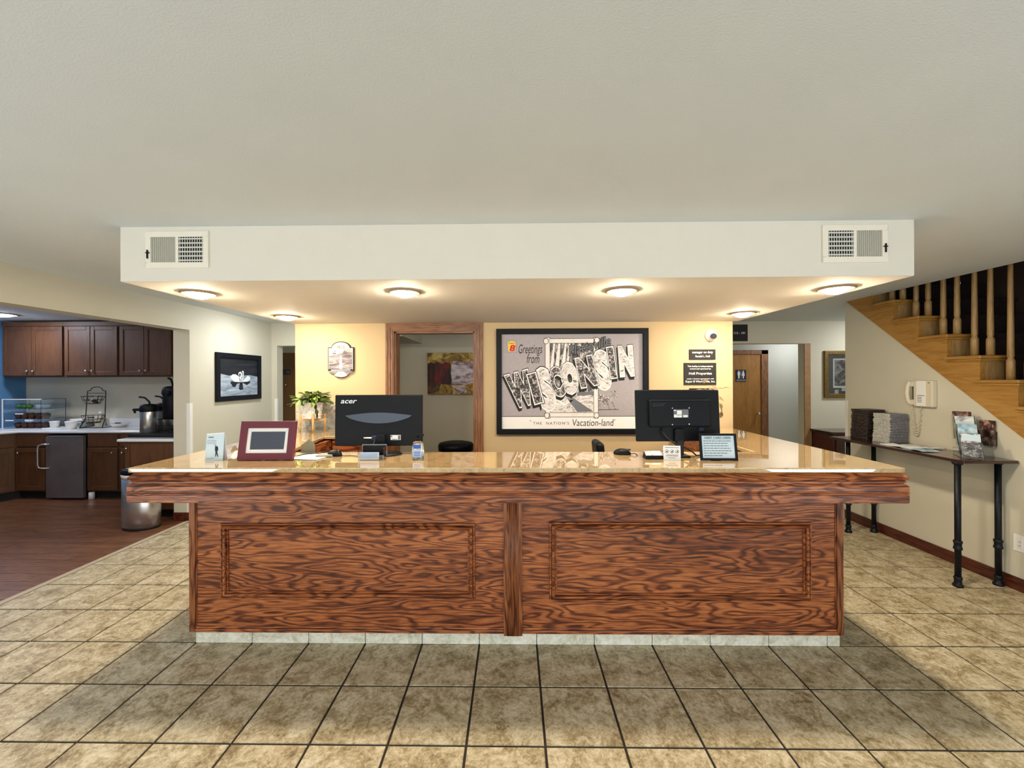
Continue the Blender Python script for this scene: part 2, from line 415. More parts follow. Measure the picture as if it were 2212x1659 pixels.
# ================================================================== STRUCTURE
# ---- floor with its tiles
T = 0.33; X0 = 0.125; Y0 = 2.374
fl = struct('floor', MB().box(XL - 0.02, 6.2, -4.0, 7.2, -0.06, -0.0035), M['grout'])
def tile_mb(x0, x1, y0, y1, g=0.0042, e=0.002):
    x0 += g; x1 -= g; y0 += g; y1 -= g
    return ([(x0, y0, -0.006), (x1, y0, -0.006), (x1, y1, -0.006), (x0, y1, -0.006), (x0 + e, y0 + e, 0), (x1 - e, y0 + e, 0), (x1 - e, y1 - e, 0), (x0 + e, y1 - e, 0)],
            [(4, 5, 6, 7), (0, 1, 5, 4), (1, 2, 6, 5), (2, 3, 7, 6), (3, 0, 4, 7)])
tm = MB().add(*tile_mb(-T / 2, T / 2, -T / 2, T / 2)).mesh('tile', M['tile'], Vector((0, 0, 0)))
rest = MB(); foff = porg(fl)
for r in range(-19, 15):
    y = Y0 + r * T
    for c in range(-11, 18):
        x = X0 + c * T; x1 = min(x + T, XR) if y < 4.2 else x + T
        if x1 - x < 0.02 or x > 6: continue
        if y > 2.3 and y < 5.9 and x > -1.9 and x1 < 1.85 and (y < 3.6 or True):
            continue
        if y >= 5.9 and x < 3: 
            continue
        near = (-7 <= r <= 10) and c <= 10
        full = x1 - x > T - 0.001
        if near and full:
            o = bpy.data.objects.new('tile', tm); COL.objects.link(o); o.parent = fl
            o.location = Vector((x + T / 2, y + T / 2, 0)) - foff
            o.rotation_euler = (0, 0, 0)
        elif near:
            m_ = MB().add(*tile_mb(x, x1, y, y + T)); m_.build('tile', M['tile'], fl)
        else: rest.add(*tile_mb(x, x1, y, y + T))
o = rest.build('tile_field', M['tile'], fl); o['kind'] = 'stuff'
# transition strip + kitchen planks
kf = struct('floor_kitchen', MB().box(-7.05, XL - 0.02, 0.9, 5.9, -0.06, -0.004), M['rubber'])
pl0 = MB().add(*tile_mb(-0.61, 0.61, -0.0625, 0.0625, 0.0007, 0.0008)).mesh('plank', M['plank'], Vector((0, 0, 0)))
ko = porg(kf)
for i in range(36):
    y = 1.2 + i * 0.125; off = (i * 0.43) % 1.22
    x = -7.05 - off
    while x < XL - 0.03:
        a, b = max(x, -7.05), min(x + 1.22, XL - 0.02)
        if b - a > 0.05:
            if b - a > 1.2199:
                o = bpy.data.objects.new('plank', pl0); COL.objects.link(o); o.parent = kf
                o.location = Vector(((a + b) / 2, y + 0.0625, 0)) - ko
            else:
                MB().add(*tile_mb(a, b, y, y + 0.125, 0.0007, 0.0008)).build('plank', M['plank'], kf)
        x += 1.22
struct('trim_1', MB().box(XL - 0.035, XL + 0.012, 1.2, 4.42, -0.004, 0.004), mat('strip', rgb(186, 172, 148), 0.5), bevel=0.001)

# ---- ceiling and soffit
struct('ceiling', MB().box(-7.1, XR, -4.0, 7.2, CE, CE + 0.2), M['ceiling'])
struct('ceiling_hall', MB().box(XR, 6.2, 4.53, 7.3, CE, CE + 0.2), M['ceiling'])
struct('ceiling_soffit', MB().box(-2.10, 2.08, 2.167, 3.87, 2.055, CE + 0.02), M['soffit'], bevel=0.004)

# ---- walls
Y1 = 4.42
struct('wall_left', MB().box(XL - 0.18, XL, Y1, 5.93, 0, CE).box(XL - 0.18, XL, 1.2, Y1, 2.07, CE).box(XL - 0.18, XL, -4.0, 1.2, 0, CE), M['wall'])
struct('trim_2', MB().box(XL - 0.034, XL + 0.004, Y1 - 0.004, Y1, 0.09, 1.275).box(XL, XL + 0.004, Y1, Y1 + 0.034, 0.09, 1.275), M['white'])      # corner guard left
struct('baseboard_left', MB().box(XL - 0.18, XL + 0.012, Y1 - 0.012, Y1 + 0.02, 0, 0.09).box(XL, XL + 0.012, Y1, 5.93, 0, 0.09), M['baseboard'], bevel=0.003)
struct('wall_far_left', MB().box(XL - 0.18, -3.44, 5.93, 6.08, 0, CE).box(-3.44, -2.0, 5.93, 6.08, 2.02, CE), M['wall'])
struct('trim_3', MB().box(-3.474, -3.436, 5.922, 5.95, 0.09, 1.25), M['white'])
struct('wall_passage', MB().box(-5.2, -2.0, 6.95, 7.05, 0, CE).box(-5.2, -2.0, 6.6, 6.95, 2.10, CE), M['wall'])
# office block (front wall with its doorway)
OX0, OX1, OY = -2.07, 2.04, 3.87
DX0, DX1, DZ = -1.126, -0.369, 1.980
struct('wall_back', MB().box(OX0, DX0, OY, OY + 0.12, 0, CE).box(DX1, OX1, OY, OY + 0.12, 0, CE).box(DX0, DX1, OY, OY + 0.12, DZ, CE), M['wall_warm'])
struct('wall_office_left', MB().box(OX0, OX0 + 0.1, OY + 0.12, 5.93, 0, CE), M['wall'])
struct('wall_office_right', MB().box(OX1 - 0.1, OX1, OY + 0.12, 6.03, 0, CE), M['wall'])
struct('wall_office_back', MB().box(OX0 + 0.1, OX1 - 0.1, 4.9, 5.0, 0, CE), M['wall'])
struct('wall_office_bulkhead', MB().box(OX0 + 0.1, -1.09, OY + 0.14, 4.9, 1.95, CE), M['wall'])
struct('floor_office', MB().box(OX0 + 0.1, OX1 - 0.1, OY, 4.9, -0.01, 0.0), M['carpet'])
# doorway casing
tr = struct('trim_4', MB(), M['trim_oak']) if False else None
def casing(name, x0, x1, zt, y, wd=0.08, d=0.02, x=True):
    r = bpy.data.objects.new(name, None); COL.objects.link(r); r.location = ((x0 + x1) / 2, y, 0); r['kind'] = 'structure'
    for side in (0, 1):
        a, b = (x0 - wd, x0) if side == 0 else (x1, x1 + wd)
        m_ = MB()
        if side == 0: m_.prism([(a, 0), (b, 0), (b, zt), (a, zt + wd)], y - d, y, 'y')
        else: m_.prism([(a, 0), (b, 0), (b, zt + wd), (a, zt)], y - d, y, 'y')
        for o_ in range(3):
            e = 0.008 + o_ * 0.024
            xa = a + e if side == 0 else b - e - 0.014
            m_.box(xa, xa + 0.014, y - d - 0.006, y - d + 0.001, 0, zt + wd - e)
        m_.build('casing', M['trim_oak'], r, bevel=0.002)
    m_ = MB().prism([(x0, zt), (x1, zt), (x1 + wd, zt + wd), (x0 - wd, zt + wd)], y - d, y, 'y')
    for o_ in range(3):
        e = 0.008 + o_ * 0.024
        m_.box(x0 - wd + e + 0.014, x1 + wd - e - 0.014, y - d - 0.006, y - d + 0.001, zt + wd - e - 0.014, zt + wd - e)
    m_.build('casing', M['trim_oak_x'], r, bevel=0.002)
    MB().box(x0 - 0.001, x0 + 0.014, y, y + 0.13, 0, zt).build('jamb', M['trim_oak'], r)
    MB().box(x1 - 0.014, x1 + 0.001, y, y + 0.13, 0, zt).build('jamb', M['trim_oak'], r)
    MB().box(x0, x1, y, y + 0.13, zt - 0.014, zt + 0.001).build('jamb', M['trim_oak_x'], r)
    return r
casing('trim_5', DX0, DX1, 1.975, OY)
# right stair wall (trapezoid under the stringer)
def ztop(y): return 1.099 + (y - 2.963) * (2.323 - 1.099) / (4.47 - 2.963)
ys = 1.62
struct('wall_right', MB().prism([(ys, 0), (4.53, 0), (4.53, CE), (4.497, CE), (ys, ztop(ys))], XR, XR + 0.11, 'x')
       .box(XR, XR + 0.11, -4.0, 0.6, 0, CE), M['wall'])
struct('wall_right_end', MB().box(XR + 0.11, 6.2, 4.42, 4.53, 0, CE), M['wall'])
struct('trim_6', MB().box(XR - 0.004, XR + 0.0, 4.53 - 0.034, 4.53, 0.095, 1.28), M['white'])
struct('baseboard_right', MB().box(XR - 0.014, XR, ys, 4.53, 0, 0.095), M['baseboard'], bevel=0.003)
# stairwell shell
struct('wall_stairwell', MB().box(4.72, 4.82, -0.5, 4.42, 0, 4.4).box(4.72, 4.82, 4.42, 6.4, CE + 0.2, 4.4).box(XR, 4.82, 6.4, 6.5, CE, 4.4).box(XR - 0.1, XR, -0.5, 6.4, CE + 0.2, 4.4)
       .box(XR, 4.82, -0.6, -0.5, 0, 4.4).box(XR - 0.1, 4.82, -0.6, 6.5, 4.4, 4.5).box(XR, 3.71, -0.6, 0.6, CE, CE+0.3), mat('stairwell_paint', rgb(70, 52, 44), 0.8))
# right hall back wall with opening
struct('wall_far_right', MB().box(OX1 - 0.1, 3.16, 6.03, 6.15, 0, CE).box(4.20, 6.2, 6.03, 6.15, 0, CE).box(3.16, 4.20, 6.03, 6.15, 2.02, CE), M['wall'])
t7 = struct('trim_7', MB().box(4.20, 4.285, 6.012, 6.029, 0, 2.0115).box(3.16, 4.285, 6.012, 6.03, 2.012, 2.022), mat('flat_oak', rgb(160, 124, 84), 0.5, var=0.15, vs=12))
struct('wall_restroom', MB().box(3.0, 6.2, 7.2, 7.3, 0, CE).box(6.15, 6.2, 4.6, 7.2, 0, CE).box(3.0, 3.1, 6.15, 7.2, 0, CE), mat('cool_grey_paint', rgb(190, 192, 184), 0.75, bump=0.1, bs=150))
# kitchen walls
struct('wall_kitchen_back', MB().box(-7.05, XL - 0.18, 5.84, 5.93, 0, CE), M['wall'])
struct('wall_kitchen_left', MB().box(-7.15, -7.04, 0.9, 5.93, 0, CE), M['blue'])
struct('wall_kitchen_front', MB().box(-7.15, XL - 0.18, 0.9, 1.0, 0, CE), M['wall'])
# lobby's rear wall with its window band
struct('wall_rear', MB().box(-3.7, 3.7, -4.1, -4.0, 0, 0.25).box(-3.7, 3.7, -4.1, -4.0, 2.25, CE).box(-3.7, -3.1, -4.1, -4.0, 0.25, 2.25).box(3.1, 3.7, -4.1, -4.0, 0.25, 2.25), M['wall'])

# ---- doors seen in the halls
d1 = struct('door_1', MB().box(-4.55, -3.30, 6.86, 6.90, 0, 1.975), M['door_dark'])
MB(plane_m((0, 6.857, 0), 'front')).box(-3.897, -3.757, 1.61, 1.695, 0, 0.006).build('door_sign', M['ink'], d1, label='small dark number sign')
write(MB(plane_m((0, 6.8505, 0), 'front')), '106', -3.815, 1.652, 0, h=0.030).build('lettering', M['ink_grey'], d1)
MB().ball((-3.826, 6.85, 1.44), 0.012).build('peephole', M['nickel'], d1)
d2 = struct('door_2', MB().box(3.34, 4.255, 7.16, 7.20, 0, 1.93), M['door_oak'], bevel=0.002)
s_ = MB(plane_m((0, 7.158, 0), 'front'))
s_.box(3.822, 3.998, 1.462, 1.665, 0, 0.006).build('door_sign', M['navy'], d2, label='dark blue restroom sign with two white figures')
fg = MB(plane_m((0, 7.151, 0), 'front'))
for cx, wd in ((3.873, 0), (3.948, 1)):
    n = 10
    poly(fg, [(cx + 0.011 * math.cos(2 * PI * i / n), 1.641 + 0.011 * math.sin(2 * PI * i / n)) for i in range(n)], 0, 0.001)
    if wd: poly(fg, [(cx - 0.014, 1.628), (cx + 0.014, 1.628), (cx + 0.026, 1.56), (cx + 0.012, 1.56), (cx + 0.010, 1.515), (cx - 0.010, 1.515), (cx - 0.012, 1.56), (cx - 0.026, 1.56)], 0, 0.001)
    else: poly(fg, [(cx - 0.022, 1.628), (cx + 0.022, 1.628), (cx + 0.022, 1.57), (cx + 0.014, 1.57), (cx + 0.013, 1.515), (cx - 0.013, 1.515), (cx - 0.014, 1.57), (cx - 0.022, 1.57)], 0, 0.001)
rect(fg, 3.909, 1.515, 3.912, 1.645, 0, 0.001)
write(fg, 'RESTROOM', 3.91, 1.486, 0.001, h=0.018, w=0.145, align='center', offset=0.01)
fg.build('lettering', M['white_ink'], d2)
MB().ball((4.183, 7.10, 0.91), 0.028).cyl((4.183, 7.16, 0.91), (4.183, 7.10, 0.91), 0.012).build('door_knob', M['chrome'], d2)
t8 = struct('trim_8', MB().box(4.255, 4.37, 7.14, 7.20, 0, 2.0).box(3.24, 4.37, 7.14, 7.20, 1.93, 2.0).box(3.24, 3.34, 7.14, 7.20, 0, 2.0), M['trim_oak'], bevel=0.004)

# ================================================================== RECEPTION DESK
desk = thing('reception_desk', 'long stained oak reception desk with framed front panels and a tiled base', 'reception desk', (0, 2.34, 0))
DL, DR, DF = -1.863, 1.837, 2.34
MB().box(DL + 0.02, DR - 0.02, DF + 0.012, 2.60, 0.085, 1.03).box(DL + 0.02, -1.50, 2.60, 3.84, 0.085, 1.03).box(1.52, DR - 0.02, 2.60, 3.84, 0.085, 1.03).build('carcass', M['oak_y'], desk)
MB().box(DL, -0.06, DF, DF + 0.012, 0.085, 0.90).build('panel', M['oak'], desk)
MB().box(0.04, DR, DF, DF + 0.012, 0.085, 0.90).build('panel', M['oak'], desk)
# end strips and bottom strip
def strip(dims, m=M['oak'], bv=0.004): return MB().box(*dims).build('moulding', m, desk, bevel=bv)
MB().box(DL - 0.001, DL + 0.034, DF - 0.012, DF + 0.02, 0.085, 0.885).box(DL + 0.034, DL + 0.040, DF - 0.006, DF + 0.01, 0.11, 0.885).build('corner_strip', M['oak_v'], desk, bevel=0.003)
MB().box(DR - 0.034, DR + 0.001, DF - 0.012, DF + 0.02, 0.085, 0.885).box(DR - 0.040, DR - 0.034, DF - 0.006, DF + 0.01, 0.11, 0.885).build('corner_strip', M['oak_v'], desk, bevel=0.003)
MB().box(DL + 0.034, -0.063, DF - 0.012, DF + 0.01, 0.085, 0.105).box(DL + 0.034, -0.063, DF - 0.007, DF + 0.01, 0.105, 0.116).build('bottom_strip', M['oak'], desk, bevel=0.003)
MB().box(0.042, DR - 0.034, DF - 0.012, DF + 0.01, 0.085, 0.105).box(0.042, DR - 0.034, DF - 0.007, DF + 0.01, 0.105, 0.116).build('bottom_strip', M['oak'], desk, bevel=0.003)
# fluted centre stile
st = MB().box(-0.063, 0.042, DF - 0.018, DF + 0.01, 0.078, 0.887)
for k in range(6):
    x = -0.040 + k * 0.0115
    st.cyl((x + 0.002, DF - 0.018, 0.078), (x + 0.002, DF - 0.018, 0.887), 0.0042, n=8)
st.build('fluted_stile', M['oak_v'], desk, label='fluted upright strip between the two panels')
# picture-frame mouldings (mitred profile)
def frame_mould(x0, x1, z0, z1, y, prof, parent, m, name='panel_moulding'):
    """prof: list of (inset, outward)"""
    vs = []; n = len(prof)
    for sx, sz in ((0, 0), (1, 0), (1, 1), (0, 1)):
        for a, d in prof:
            vs.append((x0 + a if sx == 0 else x1 - a, y - d, z0 + a if sz == 0 else z1 - a))
    fs = [(c * n + i, c * n + i + 1, ((c + 1) % 4) * n + i + 1, ((c + 1) % 4) * n + i) for c in range(4) for i in range(n - 1)]
    return MB().add(vs, fs).build(name, m, parent)
pf = [(0, -0.004), (0, 0.010), (.003, .016), (.008, .016), (.010, .004), (.013, .004), (.015, .020), (.022, .026), (.029, .020), (.032, .005), (.035, .005), (.037, .010), (.041, .010), (.043, -0.004)]
frame_mould(-1.680, -0.224, 0.279, 0.709, DF, pf, desk, M['oak'])
frame_mould(0.196, 1.660, 0.274, 0.717, DF, pf, desk, M['oak'])
# cornice under the stone: profile swept round three sides
prof = [(-0.03, 1.0405), (0.000, 1.0405), (0.003, 1.036), (0.010, 1.027), (0.018, 1.019), (0.022, 1.012), (0.019, 1.004), (0.011, 1.000), (0.009, 0.996), (0.015, 0.994), (0.015, 0.989), (0.008, 0.987),
        (0.008, 0.983), (0.014, 0.980), (0.016, 0.975), (0.021, 0.972), (0.022, 0.968), (0.022, 0.945), (0.017, 0.944), (0.024, 0.941), (0.024, 0.937), (0.017, 0.935), (0.024, 0.932), (0.024, 0.928), (0.018, 0.926), (0.022, 0.924), (0.022, 0.888), (0.019, 0.884), (-0.05, 0.884)]
fx0, fx1, fy = -2.013, 1.993, 2.152
path = [((fx0, 3.86), (-1, 0)), ((fx0, fy), (-1, -1)), ((fx1, fy), (1, -1)), ((fx1, 3.86), (1, 0))]
for k, mname in ((0, 'oak_y'), (1, 'oak'), (2, 'oak_y')):
    vs = []
    for (p, d) in (path[k], path[k + 1]):
        for a, z in prof: vs.append((p[0] + d[0] * a, p[1] + d[1] * a, z))
    n = len(prof)
    MB().add(vs, [(i, i + 1, n + i + 1, n + i) for i in range(n - 1)]).build('cornice', M[mname], desk)
MB().box(fx0, fx1, fy, DF + 0.02, 0.884, 0.900).box(fx0, DL + 0.03, DF, 3.86, 0.884, 0.9).box(DR - 0.03, fx1, DF, 3.86, 0.884, 0.9).build('underside', M['oak'], desk)
# small white clips below the cornice
for x, r, dp in ((0.126, 0.012, 0.006), (0.376, 0.021, 0.012)):
    MB().cyl((x, 2.262, 0.884 - dp), (x, 2.262, 0.8845), r * 0.75, r, n=14).build('cornice_clip', M['white'], desk, label='small white button under the cornice')
# tiled toe kick
tk = MB().box(-1.857, 1.847, 2.376, 2.60, 0.0, 0.09).build('toe_kick', M['grout'], desk)
edges = [-1.857] + [X0 + c * T for c in range(-5, 6)] + [1.847]
q = NT('lit_base_tile')  # floor tile made paler, front light on the upright faces put into colour
v = q.coords((1, 1, 1), 1.0)
f = q.math('ADD', q.math('MULTIPLY', q.noise(v, 10.0, 8, 0.65, 1.2), 0.6), q.math('MULTIPLY', q.noise(v, 44.0, 6, 0.7, 0.8), 0.42))
q.l(q.ramp(f, [(0.38, rgb(186, 184, 164)), (0.5, rgb(226, 224, 208)), (0.6, rgb(244, 243, 234))]), q.b.inputs['Base Color'])
q.b.inputs['Roughness'].default_value = 0.4; M['base_tile'] = q.m
for a, b in zip(edges[:-1], edges[1:]):
    if b - a > 0.02: MB().box(a + 0.002, b - 0.002, 2.3685, 2.378, 0.001, 0.084).build('tile', M['base_tile'], tk)

# granite slab (U shape)
zt, zb = 1.067, 1.041
out = [(-2.030, 2.128), (1.992, 2.113), (2.003, 3.865), (-2.030, 3.865)]
slab = [(-2.036, 2.137), (1.990, 2.122), (2.000, 3.865), (1.500, 3.865), (1.500, 2.600), (-1.452, 2.600), (-1.548, 3.330), (-1.215, 3.330), (-1.215, 3.865), (-2.036, 3.865)]
slab_o = MB().prism(slab, zb, zt).build('granite_countertop', M['granite'], None, bevel=0.006, seg=3)
tag(slab_o, 'polished tan granite countertop running round the top of the oak desk', 'countertop')
ms = MB().box(-2.05, -1.215, 3.848, 3.868, zt, 1.312)
tag(ms.build('marble_backsplash', M['marble'], None, bevel=0.002), 'grey marbled backsplash slab against the wall behind the potted plant', 'backsplash')
# working cabinets behind the desk (left rear return)
rc = thing('return_cabinet', 'reddish oak cabinet below the rear counter, beside the office doorway', 'cabinet', (-1.35, 3.35, 0))
MB().box(-1.495, -1.225, 3.36, 3.84, 0.1, 1.041).build('body', M['oak_v'], rc)
MB().box(-1.49, -1.24, 3.345, 3.36, 0.90, 1.020).build('drawer', M['oak'], rc, bevel=0.003)
MB().box(-1.49, -1.24, 3.345, 3.36, 0.14, 0.885).build('door', M['oak_v'], rc, bevel=0.003)
MB().box(-1.495, -1.215, 3.40, 3.84, 0.0, 0.1).build('plinth', M['black'], rc)

# ================================================================== CEILING FIXTURES
def downlight(x, y, label, z=2.055, lens='lens', r=0.098, name='recessed_light', group='recessed downlights in the soffit'):
    t = thing(name, label, 'light', (x, y, z), group)
    MB().lathe([(r, z + 0.001), (r, z - 0.006), (r * 0.9, z - 0.011), (r * 0.76, z - 0.010), (r * 0.74, z + 0.0)], x, y, 32).build('trim_ring', mat('lamp_trim', rgb(214, 190, 160), 0.5) if 'lt' not in M else M['lt'], t)
    MB().lathe([(r * 0.66, z - 0.004), (r * 0.62, z - 0.018), (r * 0.46, z - 0.028), (r * 0.25, z - 0.034), (0.002, z - 0.036)], x, y, 28).build('lens', M[lens], t)
    return t
M['lt'] = mat('lamp_trim', rgb(150, 132, 108), 0.5)
for x, y, lb in ((-1.90, 2.46, 'recessed soffit light in the front row, nearest the left grille'),
                 (-0.655, 2.465, 'front row recessed light above the desk, second from the left'),
                 (0.645, 2.465, 'front row recessed light above the desk, third from the left'),
                 (1.895, 2.45, 'recessed soffit light in the front row, nearest the staircase'),
                 (-1.883, 3.394, 'small recessed light at the rear of the soffit above the potted plant'),
                 (1.862, 3.373, 'small recessed light at the rear of the soffit above the security camera')):
    downlight(x, y, lb)

def vent(x0, x1, z0, z1, flip, label):
    t = thing('air_grille', label, 'vent', ((x0 + x1) / 2, 2.167, z0), 'white air grilles in the soffit')
    y = 2.167; mid = (x0 + x1) / 2; b = 0.029
    fr = MB().box(x0, x1, y - 0.008, y, z0, z0 + b).box(x0, x1, y - 0.008, y, z1 - b, z1).box(x0, x0 + b, y - 0.008, y, z0 + b, z1 - b).box(x1 - b, x1, y - 0.008, y, z0 + b, z1 - b).box(mid - 0.008, mid + 0.008, y - 0.008, y, z0 + b, z1 - b)
    fr.build('frame', M['white_paint'], t, bevel=0.0015)
    hx = (mid + 0.008, x1 - b) if not flip else (x0 + b, mid - 0.008)
    rx = (x0 + b, mid - 0.008) if not flip else (mid + 0.008, x1 - b)
    MB().box(hx[0], hx[1], y - 0.0015, y - 0.0005, z0 + b, z1 - b).build('duct', M['vent_dark'], t)
    g = MB(); n = 10
    for k in range(n):
        x = hx[0] + (hx[1] - hx[0]) * (k + 0.5) / n; g.box(x - 0.0016, x + 0.0016, y - 0.004, y - 0.002, z0 + b, z1 - b)
    h = MB()
    for k in range(6):
        z = z0 + b + (z1 - z0 - 2 * b) * (k + 0.5) / 6; h.box(hx[0], hx[1], y - 0.007, y - 0.004, z - 0.0035, z + 0.0035)
    o = g.build('slat_grid', M['grey_metal'], t); o['kind'] = 'stuff'
    o = h.build('slat_row', M['grey_metal'], t); o['kind'] = 'stuff'
    MB().box(rx[0], rx[1], y - 0.003, y - 0.001, z0 + b, z1 - b).build('damper_plate', mat('damper', rgb(176, 174, 162), 0.6) if 'dm' not in M else M['dm'], t)
    rb = MB()
    for k in range(12):
        x = rx[0] + (rx[1] - rx[0]) * (k + 0.5) / 12; rb.box(x - 0.0022, x + 0.0022, y - 0.006, y - 0.003, z0 + b, z1 - b)
    o = rb.build('rib', M['dm'], t); o['kind'] = 'stuff'
    lx = rx[0] - 0.014 if not flip else rx[1] + 0.014
    MB().box(lx - 0.002, lx + 0.002, y - 0.016, y - 0.008, z0 + 0.05, z0 + 0.095).box(lx - 0.010, lx + 0.010, y - 0.014, y - 0.008, z0 + 0.078, z0 + 0.083).build('lever', M['pipe'], t)
M['dm'] = mat('damper', rgb(182, 180, 168), 0.6)
vent(-1.957, -1.618, 2.124, 2.319, False, 'white air grille in the soffit with its open slats on the right, near the kitchen')
vent(1.604, 1.938, 2.125, 2.320, True, 'white air grille in the soffit with its open slats on the left, near the stairs')

# hall / kitchen / office luminaires (out of the frame or at its edge)
downlight(-6.30, 4.95, 'bright bluish ceiling lamp above the kitchen cabinets', CE, 'lens_cool', 0.17, 'kitchen_light', 'kitchen ceiling lamps')
downlight(-4.6, 3.0, 'added unseen kitchen ceiling lamp beside the header', CE, 'lens_cool', 0.17, 'kitchen_light', 'kitchen ceiling lamps')  # extra lamp put in out of view to light the kitchen
downlight(5.1, 5.3, 'hall ceiling lamp out of sight behind the stair wall', CE, 'lens_hall', 0.15, 'hall_light', 'hall ceiling lamps')
downlight(-2.85, 5.0, 'cool ceiling lamp in the passage hidden behind the soffit', CE, 'lens_hall', 0.15, 'hall_light', 'hall ceiling lamps')
downlight(4.75, 6.66, 'added unseen ceiling lamp in the restroom corridor', CE, 'lens_hall', 0.11, 'hall_light', 'hall ceiling lamps')  # added out of view to brighten the corridor behind the opening
downlight(0.45, 4.42, 'ceiling lamp inside the office', CE, 'lens_hall', 0.055, 'office_light', 'office ceiling lamps')

# ================================================================== STAIRCASE
RISE, RUN = 0.188, 0.240
stair = thing('staircase', 'honey oak staircase with dark carpet runner rising beside the right wall', 'staircase', (3.9, 2.9, 0))
# stringer along the wall face
def tz(k): return 2.070 - k * RISE          # tread k (0 is the one at z 2.07), k grows downwards
def ry(k): return 3.705 - k * RUN
stp = []
ks = list(range(-3, 9))
top = []
for k in ks[::-1]:
    pass
pts = []
# walk up along risers/treads
for k in range(8, -4, -1):
    z0 = tz(k) - RISE; z1 = tz(k) - 0.028
    pts += [(ry(k), z0 - 0.028 + (0.0 if k == 8 else 0)), (ry(k), z1)]
yend = ry(-3) + RUN
pts += [(yend, tz(-3) - 0.028)]
low = [(yend, min(ztop(yend), 2.6)), (ry(8), max(0.0, ztop(ry(8))))]
MB().prism(pts + low, XR - 0.012, XR + 0.03, 'x').build('stringer', M['stair_oak'], stair)
for k in range(-3, 11):
    z = tz(k); y = ry(k)
    if z - RISE < -0.02: break
    # tread with rounded nose and its cove moulding, returned on the open end
    nb = MB().box(XR - 0.045, 3.79, y - 0.032, y + RUN, z - 0.026, z)
    nb.build('tread', M['stair_oak'], stair, bevel=0.010, seg=3)
    cm = MB().box(XR - 0.028, 3.78, y - 0.016, y + RUN - 0.004, z - 0.040, z - 0.026)
    cm.box(XR - 0.020, 3.78, y - 0.010, y + RUN - 0.004, z - 0.048, z - 0.040)
    cm.build('cove_moulding', M['stair_oak'], stair, bevel=0.003)
    MB().box(XR + 0.0305, 3.775, y - 0.001, y + 0.02, z - RISE, z - 0.026).build('riser', M['stair_oak_v'], stair)
    MB().box(3.77, 4.72, y - 0.026, y + RUN + 0.01, z - 0.03, z + 0.006).box(3.77, 4.72, y - 0.004, y + 0.02, z - RISE, z - 0.02).build('carpet_runner', M['carpet'], stair, bevel=0.008)
# balusters: one mesh, two per tread
def baluster_mesh(h):
    b = MB()
    b.lathe([(0.025, 0.0), (0.025, 0.125), (0.022, 0.140), (0.0165, 0.150), (0.0165, 0.158), (0.020, 0.166), (0.0195, 0.25), (0.0150, h * 0.85), (0.0150, h)], 0, 0, 10)
    return b.mesh('baluster', M['stair_oak_v'], Vector((0, 0, 0)))
bm0 = baluster_mesh(0.90)
so = porg(stair)
for k in range(-2, 8):
    for dy in (0.032, 0.142):
        o = bpy.data.objects.new('baluster', bm0); COL.objects.link(o); o.parent = stair
        o.location = Vector((3.705, ry(k) + dy, tz(k))) - so
        o.scale = (1, 1, (0.84 - (dy - 0.032) * 0.0 + dy * 0.78) / 0.90)
hr = []
ya, yb = ry(7) - 0.02, ry(-2) + 0.2
za = lambda y: tz(7) + 0.86 + (y - ry(7)) * RISE / RUN
MB().prism([(ya, za(ya)), (yb, za(yb)), (yb, za(yb) + 0.05), (ya, za(ya) + 0.05)], 3.675, 3.735, 'x').build('handrail', M['stair_oak'], stair, bevel=0.012, seg=3)

# ================================================================== WALL PICTURES AND SIGNS
def pframe(name, x0, x1, z0, z1, w, d, m, parent, mtx, bev=0.004):
    """rectangular frame in the local plane of mtx, w wide and d deep"""
    b = MB(mtx)
    b.prism([(x0, z0), (x1, z0), (x1 - w, z0 + w), (x0 + w, z0 + w)], 0, d)
    b.prism([(x0, z1), (x1, z1), (x1 - w, z1 - w), (x0 + w, z1 - w)], 0, d)
    b.prism([(x0, z0), (x0, z1), (x0 + w, z1 - w), (x0 + w, z0 + w)], 0, d)
    b.prism([(x1, z0), (x1, z1), (x1 - w, z1 - w), (x1 - w, z0 + w)], 0, d)
    return b.build(name, m, parent, bevel=bev)

# ---- postcard poster behind the desk
PO = thing('framed_poster', 'large black framed grey postcard style poster on the wall behind the desk', 'poster', (0.544, OY, 1.008))
FM = plane_m((0, OY, 0), 'front')
pframe('frame', -0.164, 1.252, 1.008, 1.994, 0.050, 0.034, M['black'], PO, FM, 0.004)
bd = MB(plane_m((0, OY - 0.001, 0), 'front')); rect(bd, -0.13, 1.038, 1.222, 1.966, 0, 0.006)
board = bd.build('print', M['poster_grey'], PO)
def u(zx): return -0.164 + (zx - 75) / 2070.0 * 1.416
def w(zy): return 1.994 - (zy - 68) / 1424.0 * 0.986
L0 = OY - 0.0072
def layer(k): return plane_m((0, L0 - 0.00035 * k, 0), 'front')
def pp(mb, pts): return poly(mb, [(u(a), w(b)) for a, b in pts], 0, 0.00025)
# bottom white strip
a_ = MB(layer(0)); rect(a_, -0.13, w(1425), 1.222, w(1258), 0, 0.00025); a_.build('caption_strip', M['paper'], board)
a_ = MB(layer(1)); rect(a_, -0.13, w(1257), 1.222, w(1250), 0, 0.00025)
write(a_, 'THE  NATION\'S', u(820), w(1345), 0, h=0.026, w=0.335, align='center', offset=0.006, spacing=1.3)
write(a_, '"', u(538), w(1312), 0, h=0.010, align='center', offset=0.01)
write(a_, 'Vacation-land', u(1112), w(1338), 0, h=0.063, w=0.385, shear=0.12)
write(a_, '"', u(1690), w(1304), 0, h=0.010, align='center', offset=0.01)
write(a_, 'Greetings', u(380), w(358), 0, h=0.112, w=0.222, shear=0.25)
write(a_, 'from', u(492), w(470), 0, h=0.088, w=0.118, shear=0.25)
a_.build('lettering', M['ink'], board)
